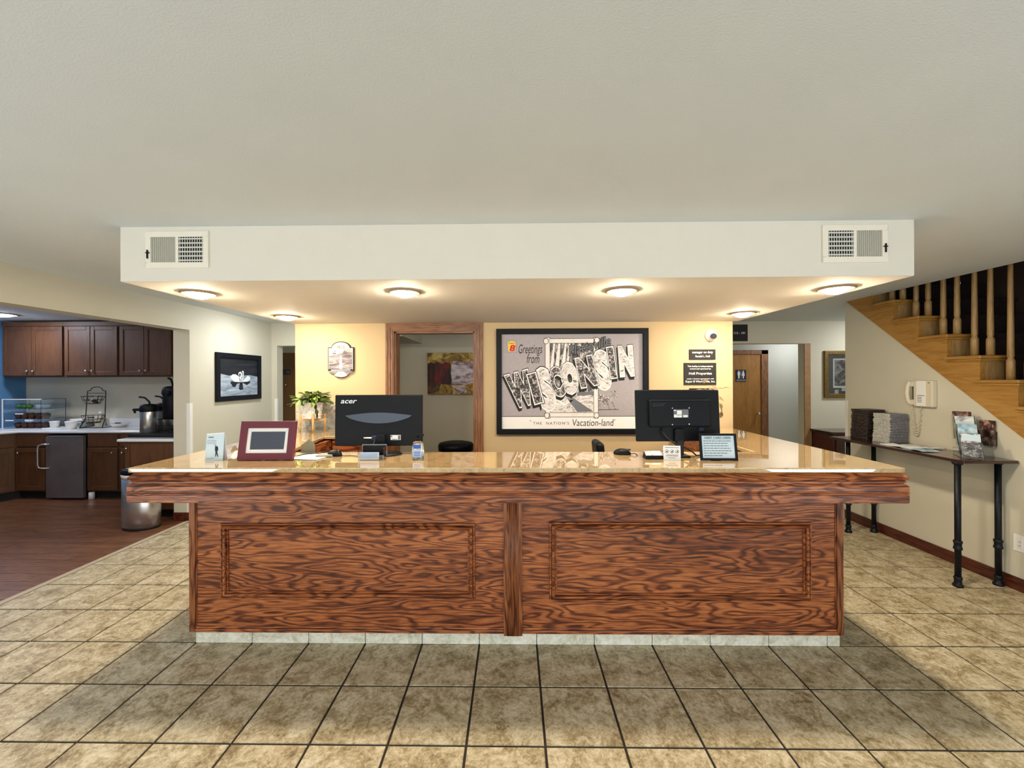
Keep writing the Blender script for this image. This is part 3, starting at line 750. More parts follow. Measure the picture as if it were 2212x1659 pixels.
# birch frame with its picture
a_ = MB(layer(0)); pp(a_, [(780, 240), (1430, 240), (1430, 1230), (780, 1230)]); a_.build('forest_print', M['print_forest'], board)
a_ = MB(layer(1)); pp(a_, [(805, 960), (1405, 960), (1405, 1205), (805, 1205)]); a_.build('snow_print', M['print_light'], board)
a_ = MB(layer(2)); pp(a_, [(1040, 1010), (1120, 1000), (1400, 1190), (1180, 1195)]); pp(a_, [(1180, 930), (1405, 915), (1405, 965), (1180, 975)]); a_.build('road_print', M['ink_grey'], board)
a_ = MB(layer(2)); pp(a_, [(850, 1000), (1000, 1110), (1120, 1040), (1100, 1030), (1010, 1085), (880, 985)]); a_.build('path_print', M['paper'], board)
trk = MB(layer(2))
for x, b, t in ((830, 22, 10), (900, 30, 14), (985, 26, 12), (1040, 18, 10)):
    pp(trk, [(x - t + 40, 262), (x + t + 40, 262), (x + b, 620), (x - b, 620)])
trk.build('trunk_print', M['print_birch'], board)
bk = MB(layer(3)); bw = MB(layer(4)); bw2 = MB(layer(5))
for i_, (x0, y0, x1, y1) in enumerate(((800, 205, 1415, 262), (800, 1205, 1415, 1258), (748, 190, 806, 1275), (1406, 190, 1462, 1275))):
    bk = MB(layer(3)) if i_ < 2 else MB(layer(3.4))
    pp(bk, [(x0 - 6, y0 - 6), (x1 + 6, y0 - 6), (x1 + 6, y1 + 6), (x0 - 6, y1 + 6)]); bk.build('birch_outline', M['ink'], board); pp(bw, [(x0, y0), (x1, y0), (x1, y1), (x0, y1)])
for (x, y) in ((755, 235), (1450, 225), (765, 1240), (1440, 1240)):
    bk = MB(layer(4.5)); pp(bk, [(x + 38 * math.cos(t * PI / 6), y + 42 * math.sin(t * PI / 6)) for t in range(12)])
    bk.build('birch_outline', M['ink'], board); pp(bw2, [(x + 31 * math.cos(t * PI / 6), y + 35 * math.sin(t * PI / 6)) for t in range(12)])
bw.build('birch_rail', M['print_birch'], board); bw2.build('birch_knot', M['print_birch'], board)
# town name in a dark brush script
t1 = MB(layer(5.5)); t2 = MB(layer(6))
write(t1, 'Platteville', u(1345), w(300), 0, h=0.086, w=0.405, rot=0.245, shear=0.35, offset=0.055, align='center')
write(t2, 'Platteville', u(1345), w(300), 0, h=0.086, w=0.405, rot=0.245, shear=0.35, offset=0.012, align='center')
t1.build('town_outline', M['ink'], board); t2.build('town_name', M['ink_grey'], board)
# big letters
LT = [('W', 405, 885, 330, 445, 15, 'print_photo'), ('I', 605, 875, 118, 400, 15, 'print_photo'), ('S', 745, 885, 215, 560, 14, 'print_light'),
      ('C', 900, 790, 200, 410, 13, 'print_photo'), ('O', 1078, 738, 235, 400, 8, 'print_light'), ('N', 1308, 650, 250, 395, 12, 'print_photo'),
      ('S', 1522, 630, 205, 520, 10, 'print_light'), ('I', 1652, 530, 105, 405, 8, 'print_photo'), ('N', 1848, 510, 215, 395, 4, 'print_light')]
sc = 1.416 / 2070.0
def lay(mb, ch, x, y, wd, ht, rt, off, dx=0, dy=0):
    return write(mb, ch, u(x + dx), w(y + dy), 0, h=(ht - 60) * sc, w=(wd - 60) * sc if ch != 'I' else (wd - 72) * sc, offset=off, rot=math.radians(rt), align='center')
for i, (ch, x, y, wd, ht, rt, pm) in enumerate(LT):
    bold = {'O': 0.10, 'S': 0.06, 'C': 0.06}.get(ch, 0.075)
    gs = MB(layer(7 + 0.1 * i)); lay(gs, ch, x, y, wd, ht, rt, bold + 0.045, -14, 32); gs.build('letter_shadow', M['ink'], board)
    # alternate depth so overlapping neighbours keep their outlines
    k = i % 2
    for kk, (off, mm, nm) in enumerate(((bold + 0.045, 'ink', 'letter_outline'), (bold + 0.026, 'paper', 'letter_border'), (bold - 0.006, pm, 'letter_face'))):
        b = MB(layer(8 + kk + 3 * k)); lay(b, ch, x, y, wd, ht, rt, off); b.build(nm, M[mm], board)
# deer
dr = MB(layer(1))
pp(dr, [(1462, 960), (1500, 950), (1600, 985), (1650, 960), (1680, 935), (1720, 975), (1718, 1000), (1680, 1005), (1640, 1030), (1560, 1060), (1480, 1050), (1462, 1030)])
pp(dr, [(1625, 905), (1640, 900), (1665, 945), (1648, 955)])
for (x0, y0, x1, y1) in ((1475, 1040, 1480, 1165), (1515, 1045, 1580, 1165), (1565, 1050, 1618, 1165), (1625, 1030, 1695, 1160)):
    pp(dr, [(x0, y0), (x0 + 26, y0), (x1 + 12, y1), (x1, y1)])
dr.build('deer_print', M['print_deer'], board)
dr = MB(layer(2)); pp(dr, [(1470, 1162), (1745, 1158), (1745, 1164), (1470, 1170)]); pp(dr, [(1690, 895), (1702, 930), (1684, 930)]); dr.build('ground_line', M['ink'], board)
# brand mark
lg = MB(layer(1)); pp(lg, [(218, 215), (357, 215), (357, 390), (218, 390)]); lg.build('logo_border', M['ink_grey'], board)
lg = MB(layer(2)); pp(lg, [(221, 218), (354, 218), (354, 387), (221, 387)]); lg.build('logo_ground', M['poster_grey'], board)
lg = MB(layer(3)); pp(lg, [(235, 250), (262, 234), (306, 232), (334, 246), (336, 352), (308, 372), (262, 372), (236, 360)]); lg.build('logo_shield', M['yellow'], board)
lg = MB(layer(4)); write(lg, '8', u(296), w(326), 0, h=0.054, w=0.046, offset=0.05, shear=0.15, align='center'); lg.build('logo_number', M['red'], board)
lg = MB(layer(4)); write(lg, 'Super', u(288), w(262), 0, h=0.018, w=0.056, offset=0.01, align='center'); lg.build('logo_word', M['ink'], board)

# ---- lighthouse-like award plaque
PQ = thing('wall_plaque', 'small shaped plaque with a white arched top reading PRIDE, left of the office doorway', 'plaque', (-1.628, OY, 1.538))
def plq(e):
    x0, x1, z0, z1 = -1.751 + e, -1.506 - e, 1.598 + e, 1.822 - e
    cx = (x0 + x1) / 2; pts = [(x0, z0), (cx - 0.088 + e, z0)]
    pts += [(cx + (0.088 - e) * math.sin(t), z0 - (0.062 - e * 0.2) * math.cos(t)) for t in [(-60 + 15 * i) * PI / 120 for i in range(9)]]
    pts += [(cx + 0.088 - e, z0), (x1, z0), (x1, z1), (cx + 0.098 - e, z1)]
    pts += [(cx + (0.098 - e) * math.sin(t), z1 + (0.062 - e * 0.2) * math.cos(t)) for t in [(60 - 15 * i) * PI / 120 for i in range(9)]]
    pts += [(cx - 0.098 + e, z1), (x0, z1)]
    return pts
def plq_shape(e):
    x0, x1, z0, z1 = -1.751 + e, -1.506 - e, 1.605 + e, 1.830 - e
    cx = (x0 + x1) / 2; R = 0.083 - e * 0.6; pts = [(x0, z0)]
    for i in range(11):
        t = PI * i / 10; pts.append((cx - R * math.cos(t), z0 - (0.064) * math.sin(t)))
    pts += [(x1, z0), (x1, z1)]
    for i in range(11):
        t = PI * i / 10; pts.append((cx + (R + 0.006) * math.cos(t), z1 + 0.055 * math.sin(t)))
    pts += [(x0, z1)]
    return pts
b = MB(plane_m((0, OY, 0), 'front')); poly(b, plq_shape(0), 0, 0.018); b.build('backing', M['ink'], PQ, bevel=0.002)
b = MB(plane_m((0, OY - 0.018, 0), 'front')); poly(b, plq_shape(0.008), 0, 0.0008); pf_ = b.build('face', mat('plaque_white', rgb(206, 202, 196), 0.6), PQ)
PQX = lambda zx: -1.751 + (zx - 168) / (1095 - 168.0) * 0.245
PQZ = lambda zy: 1.885 - (zy - 140) / (1440 - 140.0) * 0.347
def pq(mb, pts, k): return poly(mb, [(PQX(a), PQZ(c_)) for a, c_ in pts], 0, 0.0003)
b = MB(plane_m((0, OY - 0.0191, 0), 'front')); pq(b, [(215, 590), (300, 545), (540, 560), (700, 540), (760, 440), (820, 375), (1045, 390), (1045, 1260), (950, 1250), (880, 1330), (380, 1330), (330, 1260), (215, 1260)], 0); b.build('driftwood_print', M['plaque_grey'], pf_)
b = MB(plane_m((0, OY - 0.0195, 0), 'front')); pq(b, [(610, 650), (655, 650), (690, 1110), (575, 1110)], 0)
pq(b, [(395, 1340), (480, 1250), (540, 1195), (730, 1195), (790, 1260), (870, 1340), (760, 1385), (640, 1400), (500, 1385)], 0); pq(b, [(265, 520), (540, 520), (540, 600), (230, 600)], 0); b.build('white_tower_print', mat('plaque_print_white', rgb(198, 192, 192), 0.6), pf_)
b = MB(plane_m((0, OY - 0.0199, 0), 'front')); pq(b, [(200, 1115), (1060, 1115), (1060, 1180), (200, 1180)], 0)
write(b, 'PRIDE', PQX(645), PQZ(345), 0, h=0.032, w=0.068, align='center'); pq(b, [(345, 545), (465, 545), (465, 578), (345, 578)], 0); pq(b, [(395, 500), (430, 445), (450, 500)], 0); b.build('lettering', M['ink'], pf_)
b = MB(plane_m((0, OY - 0.0203, 0), 'front')); pq(b, [(285, 1138), (975, 1132), (975, 1160), (285, 1165)], 0); b.build('caption_bar', M['white_ink'], pf_)
b = MB(plane_m((0, OY - 0.0199, 0), 'front')); write(b, '8', PQX(632), PQZ(1295), 0, h=0.020, w=0.013, offset=0.04, align='center'); b.build('emblem', M['yellow'], pf_)

# ---- name signs
def sign(name, label, x0, x1, z0, z1, lines, y=OY, group=None):
    t = thing(name, label, 'sign', ((x0 + x1) / 2, y, z0), group)
    MB(plane_m((0, y, 0), 'front')).box(x0, x1, z0, z1, 0, 0.008).build('plate', M['ink'], t, bevel=0.0015)
    b = MB(plane_m((0, y - 0.0085, 0), 'front'))
    for txt, zz, h, wd in lines:
        write(b, txt, (x0 + x1) / 2 + 0.002, zz, 0, h=h, w=wd, align='center', offset=0.012)
    b.build('lettering', M['white_ink'], t)
    return t
sign('duty_sign', 'small black sign with two white lines reading manager on duty', 1.634, 1.878, 1.698, 1.794, [('manager on duty', 1.765, 0.026, 0.19), ('Ronald L. Holl', 1.730, 0.018, 0.132)])
sign('owner_sign', 'larger black sign reading Holl Properties in white, below the duty sign', 1.584, 1.884, 1.463, 1.669,
     [('This facility is independently', 1.635, 0.018, 0.235), ('owned and operated by', 1.612, 0.016, 0.195), ('Holl Properties', 1.567, 0.028, 0.21), ('under a license agreement with', 1.519, 0.014, 0.25), ('Super 8 Worldwide, Inc.', 1.493, 0.023, 0.275)])
sign('check_sign', 'lowest black sign on the desk wall, mostly hidden by the monitor', 1.634, 1.878, 1.335, 1.432, [('CHECK', 1.408, 0.022, 0.10)])
sign('room_number_sign', 'square black sign reading 112 - 101 above the hall opening', 3.150, 3.392, 2.058, 2.300, [('112 - 101', 2.178, 0.030, 0.158)], y=6.03)

# ---- security camera
sc_ = thing('security_camera', 'round white dome camera with a black lens high on the desk wall', 'camera', (1.836, OY, 1.923))
cx, cz = 1.836, 1.923
b = MB(); b.lathe([(0.056, 0.0), (0.056, 0.012), (0.050, 0.026), (0.040, 0.036), (0.030, 0.042)], 0, 0, 28)
b.v = [Vector((cx + v.x, OY - v.z, cz + v.y)) for v in b.v]; b.build('housing', M['white'], sc_)
MB().ball((cx + 0.004, OY - 0.045, cz - 0.004), 0.034, 0.030, 0.034, 20, 12).build('ball', M['white'], sc_)
MB().cyl((cx - 0.004, OY - 0.060, cz - 0.010), (cx - 0.006, OY - 0.080, cz - 0.014), 0.026, 0.025, 24).build('lens', M['black2'], sc_)

# ---- swan picture on the left wall
SW = thing('swan_picture', 'dark framed picture of two white swans on a lake', 'picture', (XL, 5.22, 1.265))
LM = plane_m((XL, 0, 0), 'left')
pframe('frame', 4.792, 5.647, 1.266, 1.856, 0.062, 0.030, M['black'], SW, LM, 0.006)
b = MB(plane_m((XL + 0.001, 0, 0), 'left')); rect(b, 4.83, 1.31, 5.61, 1.82, 0, 0.008); sw = b.build('print', M['lake_light'], SW)
def sp(mb, pts): return poly(mb, [(4.792 + (a - 437) / (1062 - 437.0) * 0.855, 1.856 - (c_ - (520 + (a - 437) * 0.09)) / 700.0 * 0.592 * (1 + (a - 437) * 0.00022)) for a, c_ in pts], 0, 0.0004)
b = MB(plane_m((XL + 0.0094, 0, 0), 'left')); sp(b, [(490, 570), (1040, 615), (1040, 880), (900, 850), (700, 850), (600, 850), (490, 820)]); b.build('far_water', M['lake_dark'], sw)
b = MB(plane_m((XL + 0.0100, 0, 0), 'left'))
sp(b, [(625, 865), (650, 835), (690, 832), (725, 855), (750, 890), (765, 940), (680, 940), (640, 900)])
sp(b, [(905, 880), (870, 855), (840, 880), (800, 925), (785, 945), (870, 940), (900, 910)])
sp(b, [(728, 830), (740, 805), (765, 798), (780, 815), (785, 850), (768, 900), (775, 930), (750, 930), (745, 890), (765, 850), (762, 825), (748, 820), (738, 850)])
sp(b, [(780, 790), (798, 785), (808, 800), (805, 860), (795, 930), (780, 930), (790, 860), (792, 812)])
b.build('swan', M['swan_white'], sw)
b = MB(plane_m((XL + 0.0100, 0, 0), 'left'))
sp(b, [(620, 950), (640, 932), (720, 945), (770, 948), (900, 936), (905, 955), (880, 975), (850, 990), (810, 965), (790, 955), (800, 1050), (760, 1058), (738, 1040), (750, 960), (710, 970), (690, 1015), (655, 1010), (640, 980)])
b.build('reflection', M['lake_dark'], sw)

# ---- canvas in the office
CV = thing('canvas_painting', 'abstract canvas of dark red trees and white in the office behind the doorway', 'painting', (-0.62, 4.9, 1.345))
OMx = plane_m((0, 4.9, 0), 'front')
MB(OMx).box(-1.022, -0.20, 1.345, 1.835, 0.012, 0.055).build('canvas', M['canvas_gold'], CV, bevel=0.003)
cvs = CV.children[0]
def cp(mb, pts): return poly(mb, [(-1.022 + (a - 1380) / 612.0 * 0.548, 1.835 - (c_ - 510) / 545.0 * 0.490) for a, c_ in pts], 0, 0.0006)
b = MB(plane_m((0, 4.844, 0), 'front')); cp(b, [(1385, 660), (1430, 630), (1470, 650), (1510, 625), (1580, 655), (1620, 625), (1690, 650), (1705, 860), (1690, 930), (1560, 920), (1385, 900)]); b.build('red_trees', M['canvas_red'], cvs)
b = MB(plane_m((0, 4.844, 0), 'front')); cp(b, [(1385, 900), (1560, 920), (1530, 1010), (1440, 1040), (1385, 1045)]); b.build('black_ground', M['canvas_black'], cvs)
b = MB(plane_m((0, 4.8433, 0), 'front')); cp(b, [(1715, 625), (1780, 615), (1850, 640), (1990, 620), (2150, 640), (2200, 800), (2150, 900), (1990, 905), (1890, 925), (1710, 915), (1690, 760)]); cp(b, [(1700, 935), (1880, 940), (1900, 1030), (1790, 1035), (1740, 980)]); b.build('white_cloud', M['canvas_white'], cvs)

# ---- framed photograph in the right hall
HP = thing('hall_picture', 'gold framed dark photograph on the hall wall beside the stair wall', 'picture', (4.85, 6.03, 1.235))
HM = plane_m((0, 6.03, 0), 'front')
pframe('frame', 4.478, 5.20, 1.235, 1.912, 0.055, 0.030, M['gold_frame'], HP, HM, 0.006)
MB(plane_m((0, 6.029, 0), 'front')).box(4.50, 5.18, 1.26, 1.89, 0, 0.006).build('mat_board', mat('dark_mat', rgb(52, 50, 62), 0.4), HP)
mb_ = HP.children[-1]
MB(plane_m((0, 6.0225, 0), 'front')).box(4.612, 5.06, 1.375, 1.80, 0, 0.0008).build('white_mount', M['paper'], mb_)
MB(plane_m((0, 6.0215, 0), 'front')).box(4.632, 5.04, 1.405, 1.78, 0, 0.0006).build('photograph', M['photo_dark'], mb_)
MB(plane_m((0, 6.0225, 0), 'front')).box(4.635, 4.69, 1.292, 1.348, 0, 0.0008).box(4.735, 5.0, 1.33, 1.378, 0, 0.0008).build('small_print', M['brochure_c'], mb_)
MB(plane_m((0, 6.018, 0), 'front')).box(4.53, 5.15, 1.28, 1.87, 0, 0.0012).build('glazing', M['glass'], HP)

# ---- corridor dark cabinet behind the console
hc = thing('dark_cabinet', 'low dark wooden cabinet in the hall beyond the console table', 'cabinet', (4.7, 5.75, 0))
MB().box(4.30, 5.15, 5.62, 6.02, 0.0, 0.76).build('body', M['baseboard'], hc)
MB().box(4.27, 5.18, 5.59, 6.028, 0.76, 0.79).build('top', M['dark_table'], hc, bevel=0.004)
for x in (4.33, 4.74):
    dd = MB().box(x, x + 0.38, 5.602, 5.62, 0.06, 0.70).build('door', M['dark_table'], hc, bevel=0.003)
    MB().ball((x + (0.35 if x < 4.5 else 0.03), 5.595, 0.42), 0.012).build('knob', M['nickel'], dd)

# ================================================================== THINGS ON THE DESK
ZT = 1.0672
def place(t, x, y, z, rz=0):
    t.location = (x, y, z); t.rotation_euler = (0, 0, rz); return t
# ---- left monitor (seen from behind; built at the origin, then placed)
def tiltm(rx, z): return Matrix.Translation((0, 0, z)) @ Matrix.Rotation(rx, 4, 'X') @ Matrix.Translation((0, 0, -z))
m1 = thing('computer_monitor', 'black monitor seen from behind with a silver acer mark and glossy blue-grey lens shape', 'monitor')
TM = tiltm(-0.03, 0.2)
MB(TM).box(-0.268, 0.268, -0.012, 0.012, 0.052, 0.365).build('housing', M['black'], m1, bevel=0.005)
MB(TM).box(-0.262, 0.262, 0.0115, 0.0135, 0.062, 0.358).build('screen', M['screen'], m1)
b = MB(TM @ plane_m((0, -0.0125, 0), 'front'))
lens_p = [(-0.205 + 0.41 * i / 20, 0.238 + 0.018 * math.sin(PI * i / 20)) for i in range(21)] + [(0.205 - 0.41 * i / 20, 0.238 - 0.048 * math.sin(PI * i / 20) ** 0.7) for i in range(1, 20)]
poly(b, lens_p, 0, 0.003); b.build('gloss_inlay', M['monitor_gloss'], m1)
b = MB(TM @ plane_m((0, -0.0128, 0), 'front')); write(b, 'acer', -0.183, 0.3235, 0, h=0.020, w=0.098, offset=0.012, shear=0.25, align='center'); b.build('lettering', M['steel'], m1)
b = MB(TM @ plane_m((0, -0.0125, 0), 'front')); rect(b, 0.075, 0.088, 0.137, 0.118, 0, 0.001); st_ = b.build('sticker', M['paper'], m1)
b = MB(TM @ plane_m((0, -0.0136, 0), 'front')); rect(b, 0.077, 0.105, 0.085, 0.116, 0, 0.0005); rect(b, 0.120, 0.09, 0.135, 0.116, 0, 0.0005); rect(b, 0.084, 0.091, 0.115, 0.095, 0, 0.0005); b.build('sticker_print', M['ink_grey'], m1)
MB().box(-0.004, 0.048, -0.055, -0.010, 0.02, 0.125).build('neck', M['black'], m1, bevel=0.008)
MB().lathe([(0.115, 0.0), (0.115, 0.006), (0.10, 0.012), (0.04, 0.018), (0.002, 0.020)], 0.03, -0.02, 32, sy=0.72).build('base', M['black'], m1)
pl_ = MB().box(-0.035, 0.008, -0.040, -0.012, 0.088, 0.116).build('video_plug', M['navy'], m1, bevel=0.004)
MB().cyl((-0.034, -0.028, 0.103), (-0.085, -0.030, 0.104), 0.005, 0.003).build('plug_screw', M['white'], m1)
MB().tube([(-0.01, -0.04, 0.09), (-0.02, -0.055, 0.07), (0.0, -0.06, 0.045), (0.03, -0.06, 0.04)], 0.005).build('cable', M['rubber'], m1)
place(m1, -0.833, 2.530, ZT, 0.02)
# ---- right monitor
m2 = thing('computer_monitor', 'black monitor seen from behind with raised back panel and four silver screws', 'monitor')
TM = tiltm(-0.07, 0.23)
MB(TM).box(-0.248, 0.248, -0.010, 0.014, 0.088, 0.392).build('housing', M['black'], m2, bevel=0.007)
MB(TM).box(-0.240, 0.240, 0.0135, 0.0155, 0.100, 0.384).build('screen', M['screen'], m2)
bp = MB(TM).box(-0.175, 0.188, -0.034, -0.008, 0.172, 0.334).build('back_panel', M['black'], m2, bevel=0.010)
MB(TM).box(-0.160, 0.182, -0.0385, -0.030, 0.326, 0.331).build('vent_lip', M['black2'], m2, bevel=0.002)
b = MB(TM @ plane_m((0, -0.0345, 0), 'front')); write(b, 'acer', -0.117, 0.3035, 0, h=0.018, w=0.078, offset=0.012, shear=0.25, align='center'); b.build('lettering', M['black2'], bp)
b = MB(TM @ plane_m((0, -0.0343, 0), 'front')); rect(b, -0.035, 0.228, 0.052, 0.276, 0, 0.0006); b.build('rating_label', M['ink_grey'], bp)
b = MB(TM @ plane_m((0, -0.0351, 0), 'front')); rect(b, -0.034, 0.229, 0.012, 0.246, 0, 0.0006); rect(b, -0.016, 0.240, 0.012, 0.270, 0, 0.0006); rect(b, 0.020, 0.230, 0.046, 0.243, 0, 0.0006); rect(b, -0.034, 0.267, -0.02, 0.273, 0, 0.0006)
b.build('white_label', M['paper'], bp)
for x, z in ((-0.042, 0.283), (0.056, 0.284), (-0.045, 0.188), (0.053, 0.190)):
    MB(TM).cyl((x, -0.0345, z), (x, -0.037, z), 0.0035, n=10).build('screw', M['chrome'], bp)
MB().box(-0.030, 0.030, -0.040, -0.010, 0.085, 0.165).build('neck_cover', M['black'], m2, bevel=0.006)
MB().box(-0.018, 0.020, -0.045, -0.008, 0.01, 0.10).build('neck', M['pipe'], m2, bevel=0.004)
MB().box(-0.050, 0.050, -0.07, 0.115, 0.0, 0.014).build('base', M['black'], m2, bevel=0.006)
MB().box(0.115, 0.145, -0.030, -0.010, 0.150, 0.172).build('video_plug', M['navy'], m2, bevel=0.004)
MB().tube([(-0.100, -0.022, 0.168), (-0.102, -0.035, 0.145), (-0.080, -0.045, 0.115), (-0.035, -0.052, 0.08), (0.02, -0.055, 0.06), (0.07, -0.05, 0.03), (0.10, -0.03, 0.006), (0.16, 0.02, 0.006), (0.2, 0.06, 0.03)], 0.0045).build('cable', M['rubber'], m2)
place(m2, 0.967, 2.455, ZT, 0.02)

# ---- mice
def mouse(label, x, y, rz, cord):
    t = thing('computer_mouse', label, 'mouse', (0, 0, 0))
    b = MB(); b.ball((0, 0, 0.004), 0.031, 0.052, 0.032, 20, 12)
    b.v = [Vector((v.x * (1 + 0.12 * (v.y / 0.05)), v.y, max(0, v.z))) for v in b.v]
    b.build('shell', M['black'], t)
    MB().box(-0.001, 0.001, -0.050, -0.005, 0.026, 0.0345).build('button_seam', M['black2'], t)
    MB().cyl((-0.004, -0.028, 0.030), (0.004, -0.028, 0.030), 0.007, n=12).build('wheel', M['ink_grey'], t)
    MB().tube(cord, 0.0022, 6).build('cord', M['rubber'], t)
    return place(t, x, y, ZT, rz)
mouse('black computer mouse near the digital photo frame, beside the left monitor', -1.085, 2.475, 1.2, [(0, -0.05, 0.004), (0.03, -0.09, 0.003), (0.03, -0.13, 0.003), (0.02, -0.17, 0.003)])
mouse('black computer mouse on the bare granite left of the right monitor', 0.655, 2.51, 1.25, [(0, -0.05, 0.006), (-0.01, -0.075, 0.012), (-0.02, -0.09, 0.003), (0.02, -0.08, 0.003)])

# ---- digital photo frame (leans back)
pfm = thing('digital_photo_frame', 'maroon digital photo frame with white mat and dark screen', 'photo frame')
TL = Matrix.Rotation(-0.20, 4, 'X')
pframe('frame', -0.158, 0.158, 0.0, 0.222, 0.040, 0.022, M['maroon'], pfm, TL @ plane_m((0, 0.0, 0), 'front'), 0.003)
MB(TL).box(-0.150, 0.150, -0.004, 0.010, 0.012, 0.212).build('body', M['rubber'], pfm)
pframe('white_mat', -0.1185, 0.1185, 0.040, 0.1825, 0.020, 0.009, M['white'], pfm, TL @ plane_m((0, -0.004, 0), 'front'), 0.001)
MB(TL).box(-0.104, 0.104, -0.0065, -0.0045, 0.054, 0.170).build('screen', M['screen'], pfm)
MB().prism([(0.015, 0.0), (0.09, 0.0), (0.04, 0.15), (0.035, 0.15)], -0.02, 0.02, 'x').build('easel_leg', M['rubber'], pfm)
place(pfm, -1.418, 2.338, ZT, 0.02)
# ---- white paper / receipts behind it
t = thing('grey_folder', 'grey card folder standing open behind the digital photo frame', 'folder')
MB().prism([(0, 0), (0.085, 0.0), (0.085, 0.052), (0.05, 0.085), (0.0, 0.05)], 0, 0.003, 'y').build('back_leaf', M['grey_card'], t)
MB().prism([(0, 0), (0.085, 0.0), (0.09, -0.06), (0.01, -0.08)], 0, 0.002, 'z').build('front_leaf', M['grey_card'], t)
place(t, -1.335, 2.56, ZT, 0.1)
t = thing('loose_papers', 'white loose papers and card beside the folder, behind the photo frame', 'papers')
MB(Matrix.Rotation(0.3, 4, 'Z')).box(0, 0.20, 0, 0.13, 0, 0.0015).build('sheet', M['paper'], t)
MB(Matrix.Rotation(-0.15, 4, 'Z')).box(-0.03, 0.15, -0.03, 0.08, 0.002, 0.004).build('sheet', M['paper'], t)
MB(Matrix.Rotation(0.1, 4, 'Z')).box(0.10, 0.19, 0.02, 0.07, 0.004, 0.012).build('card_slip', M['grey_card'], t)
place(t, -1.27, 2.385, ZT, 0.0)
tag(MB().tube([(-1.30, 2.44, ZT + .004), (-1.24, 2.45, ZT + .018), (-1.17, 2.46, ZT + .018), (-1.15, 2.50, ZT + .020), (-1.14, 2.55, ZT + .012), (-1.17, 2.58, ZT + .012), (-1.20, 2.585, ZT + .004)], 0.003, 6).build('black_cable', M['rubber']), 'thin black cable lying across the loose papers', 'cable')

# ---- tent leaflet
t = thing('tent_leaflet', 'pale blue folded leaflet on the desk showing a walking man in a suit', 'leaflet')
b = MB(); b.box(-0.052, 0.052, -0.001, 0.001, 0, 0.150); b.v = [Vector((v.x, v.y + v.z * 0.12, v.z + (0.008 * (v.x + 0.05) / 0.1 if v.z > 0.1 else 0))) for v in b.v]
b.build('front_leaf', M['lightblue'], t)
b = MB(); b.box(-0.052, 0.052, 0.055, 0.057, 0, 0.150); b.v = [Vector((v.x, v.y - v.z * 0.17 - 0.014, v.z + (0.008 * (v.x + 0.05) / 0.1 if v.z > 0.1 else 0))) for v in b.v]; b.build('rear_leaf', M['paper'], t)
LMx = Matrix.Rotation(-math.atan(0.12), 4, 'X') @ plane_m((0, -0.0016, 0), 'front')
b = MB(LMx); rect(b, -0.040, 0.128, -0.010, 0.134, 0, 0.0003)
for k in range(4): rect(b, -0.045, 0.112 - k * 0.006, 0.008 - 0.004 * (k % 2), 0.1135 - k * 0.006, 0, 0.0003)
rect(b, -0.045, 0.010, 0.0, 0.012, 0, 0.0003); b.build('lettering', M['ink_grey'], t)
b = MB(LMx)
poly(b, [(0.002, 0.078), (0.010, 0.082), (0.018, 0.078), (0.022, 0.066), (0.020, 0.054), (0.016, 0.050), (0.006, 0.050), (0.003, 0.060)], 0, 0.0003)
poly(b, [(0.007, 0.050), (0.016, 0.050), (0.021, 0.036), (0.026, 0.021), (0.022, 0.020), (0.014, 0.038), (0.012, 0.022), (0.008, 0.021)], 0, 0.0003)
poly(b, [(0.000, 0.080), (0.006, 0.084), (0.004, 0.087), (-0.001, 0.086)], 0, 0.0003); b.build('printed_suit', M['navy'], t)
b = MB(LMx); poly(b, [(0.004 + 0.0045 * math.cos(k * PI / 4), 0.086 + 0.005 * math.sin(k * PI / 4)) for k in range(8)], 0, 0.0004); b.build('printed_head', M['skin'], t)
place(t, -1.722, 2.335, ZT, 0.0)

# ---- acrylic card holder
t = thing('card_holder', 'clear acrylic holder with pale blue business cards in front of the left monitor', 'card holder')
g = M['glass']
MB().box(-0.072, 0.072, 0.0, 0.0025, 0.0, 0.030).box(-0.072, 0.072, 0.0025, 0.075, 0.0, 0.003).box(-0.072, 0.072, 0.072, 0.075, 0.0, 0.082).box(0.0695, 0.072, 0.0, 0.075, 0.0, 0.07).box(-0.072, -0.0695, 0.0, 0.075, 0.0, 0.07).build('tray', g, t)
MB(Matrix.Rotation(-0.15, 4, 'X')).box(-0.065, 0.040, 0.010, 0.022, 0.004, 0.046).build('card_stack', M['paper'], t)
b = MB(Matrix.Rotation(-0.15, 4, 'X') @ plane_m((0, 0.0095, 0), 'front')); rect(b, -0.064, 0.016, 0.038, 0.044, 0, 0.0004); b.build('card_print', M['palelabel'], t)
MB().box(-0.066, 0.066, 0.066, 0.070, 0.004, 0.074).build('black_insert', M['black'], t)
place(t, -0.815, 2.325, ZT, 0.03)

# ---- hand sanitizer
t = thing('sanitizer_bottle', 'clear pump bottle of hand sanitizer with a blue label and black pump', 'bottle')
MB().lathe([(0.030, 0.0), (0.034, 0.004), (0.034, 0.060), (0.031, 0.078), (0.032, 0.088), (0.030, 0.098), (0.016, 0.106), (0.012, 0.110)], 0, 0, 28, sy=0.62).build('bottle', M['glass'], t)
MB().lathe([(0.028, 0.003), (0.031, 0.006), (0.031, 0.060), (0.028, 0.078), (0.028, 0.090), (0.01, 0.098)], 0, 0, 24, sy=0.60).build('gel', M['liquid'], t)
b = MB(); b.box(-0.024, 0.024, -0.0222, -0.0216, 0.016, 0.058); b.build('label', M['palelabel'], t)
b = MB(); b.box(-0.022, 0.022, -0.0225, -0.0216, 0.066, 0.088); b.build('blue_band', M['blueink'], t)
b = MB(plane_m((0, -0.0226, 0), 'front'))
for k in range(3): rect(b, -0.018, 0.024 + k * 0.010, 0.018, 0.028 + k * 0.010, 0, 0.0003)
